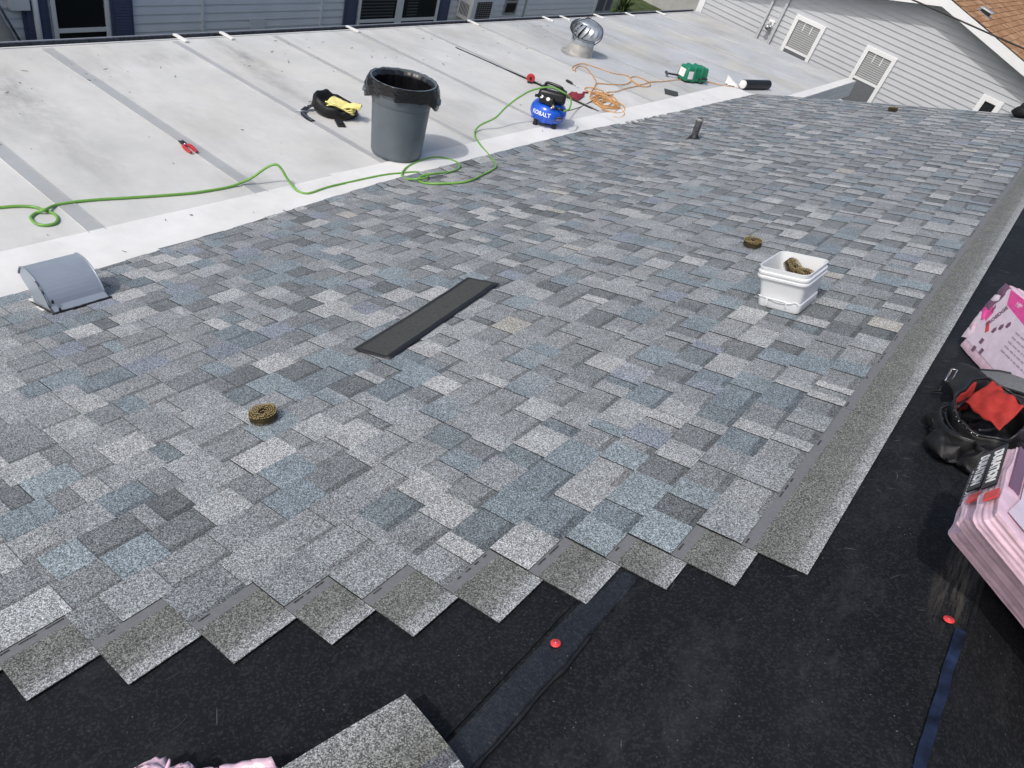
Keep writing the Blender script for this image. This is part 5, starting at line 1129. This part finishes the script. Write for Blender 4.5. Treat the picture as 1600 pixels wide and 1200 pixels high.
slump(-.12, -.14, .08, .12, .095, 3); slump(.05, -.235, .12, .08, .10, 6); slump(-.15, .06, .07, .12, .11, 9); slump(.16, -.12, .09, .10, .13, 12); slump(.02, .02, .10, .12, .085, 14, 'inner_divider')
for key, rad in (('bind1', .007), ('bind2', .006), ('bind3', .007)):
    b = MB(); b.tube(loc_(key), rad, 7, 5); b.build('seam_binding', M['black'], tg, smooth=True)
def ring_(c, r, n1, rad, mat, nm):
    b = MB(); c = Vector(c); n1 = Vector(n1).normalized(); u = n1.orthogonal().normalized(); w = n1.cross(u)
    b.tube([c+(u*math.cos(2*math.pi*k/16)+w*math.sin(2*math.pi*k/16))*r for k in range(17)], rad, 6); return b.build(nm, mat, tg, smooth=True)
ring_((.045, -.245, .085), .016, (0, -1, .6), .0045, M['steel'], 'snap_ring')
b = MB(); b.box(.035, .058, -.262, -.250, .045, .075); b.build('snap_hook', M['steel'], tg, bevel=.004)
b = MB()
for k in range(7):
    a = 3.5+.16*k; p = Vector(tub(.56, a/6.283))*1.02; b.lathe([(0, p.z+.0), (.0042, p.z), (.003, p.z+.004), (0, p.z+.005)], 8, x0=p.x, y0=p.y)
b.build('rivets', M['steel'], tg, smooth=True)
ST = loc_('strap')
def strapf(u, v): return ST[0].lerp(ST[1], v).lerp(ST[3].lerp(ST[2], v), u)+Vector((0, 0, .022*math.sin(u*3.1)+.006*nz((u*3, v*2, 0), 1.4)))
b = MB(); b.grid(strapf, 14, 8); o = b.build('shoulder_strap', M['black_cloth'], tg, smooth=True); sm = o.modifiers.new('thick', 'SOLIDIFY'); sm.thickness = .016
b = MB(); q = loc_('buckle'); b.tube(q+[q[0]], .0042, 6); b.build('strap_buckle', M['steel'], tg, smooth=True)
b = MB(); b.tube(loc_('hook'), .004, 6, 4); b.build('wire_hook', M['black'], tg, smooth=True)
BL = loc_('belt')
def padbelt(u, v):
    k = v*3; i = min(int(k), 2); f_ = k-i
    return BL[i].lerp(BL[i+1], f_).lerp(BL[4+i].lerp(BL[5+i], f_), u)+Vector((0, 0, .012*math.sin(u*3.1)))
b = MB(); b.grid(padbelt, 8, 30); o = b.build('padded_belt', M['grey_cloth'], tg, smooth=True); sm = o.modifiers.new('thick', 'SOLIDIFY'); sm.thickness = .02; sm.offset = -1
for u_ in (0, 1):
    b = MB(); b.tube([padbelt(u_, k/26) for k in range(27)], .008, 6); b.build('belt_binding', M['black'], tg, smooth=True)
b = MB(); b.tube([(.12, -.12, .10), (.20, -.08, .08), (.28, -.02, .05), (.33, .08, .03)], .03, 8, 4, rfn=lambda t: .03+.012*math.sin(t*17)); b.build('tool_loops', M['black_cloth'], tg, smooth=True)
for q in ((.20, -.10, .105), (.25, -.06, .09), (.27, -.035, .085)): ring_(q, .009, (0, -.5, 1), .003, M['steel'], 'loop_rivet')
# ------------------------------------------------------------------ gear at the far end of the ridge
gb = thing('gear_bag', 'black rounded gear bag at the far end of the ridge near the gabled house', 'bag', on_slope(3.73, 11.42, .0), rot_on(PIT))
b = blob(lambda u, v: ((.17*math.sin(u*3.14)**.6*math.cos(v*6.283))*(1+.12*nz((u*2, v*3, 0), 1.5)), (.13*math.sin(u*3.14)**.6*math.sin(v*6.283)), .075-.075*math.cos(u*3.14)+.02*nz((u*2, math.cos(v*6.283), 0), 1.5)), 14, 26); b.build('bag_body', M['black_cloth'], gb, smooth=True)
b = blob(lambda u, v: (.13+.12*math.sin(u*3.14)**.6*math.cos(v*6.283), -.14+.11*math.sin(u*3.14)**.6*math.sin(v*6.283), .05-.05*math.cos(u*3.14)), 12, 24); b.build('side_pocket', M['black_cloth'], gb, smooth=True)
b = MB(); b.tube([(-.09, 0, .14), (-.05, 0, .19), (.05, 0, .19), (.09, 0, .14)], .012, 8, 4); b.build('carry_handle', M['black'], gb, smooth=True)
jg = thing('water_jug', 'grey green jug with white cap standing behind the black gear bag', 'jug', on_slope(3.82, 11.55, .0), (0, 0, 0))
b = MB(); b.lathe([(0, -.02), (.12, -.02), (.13, .02), (.13, .22), (.11, .27), (.06, .295), (.05, .30), (0, .30)], 28); b.build('jug_body', M['grey_round'], jg, smooth='angle')
b = MB(); b.lathe([(0, .30), (.048, .30), (.048, .345), (.04, .352), (0, .352)], 20); b.build('jug_cap', M['card'], jg, smooth='angle')
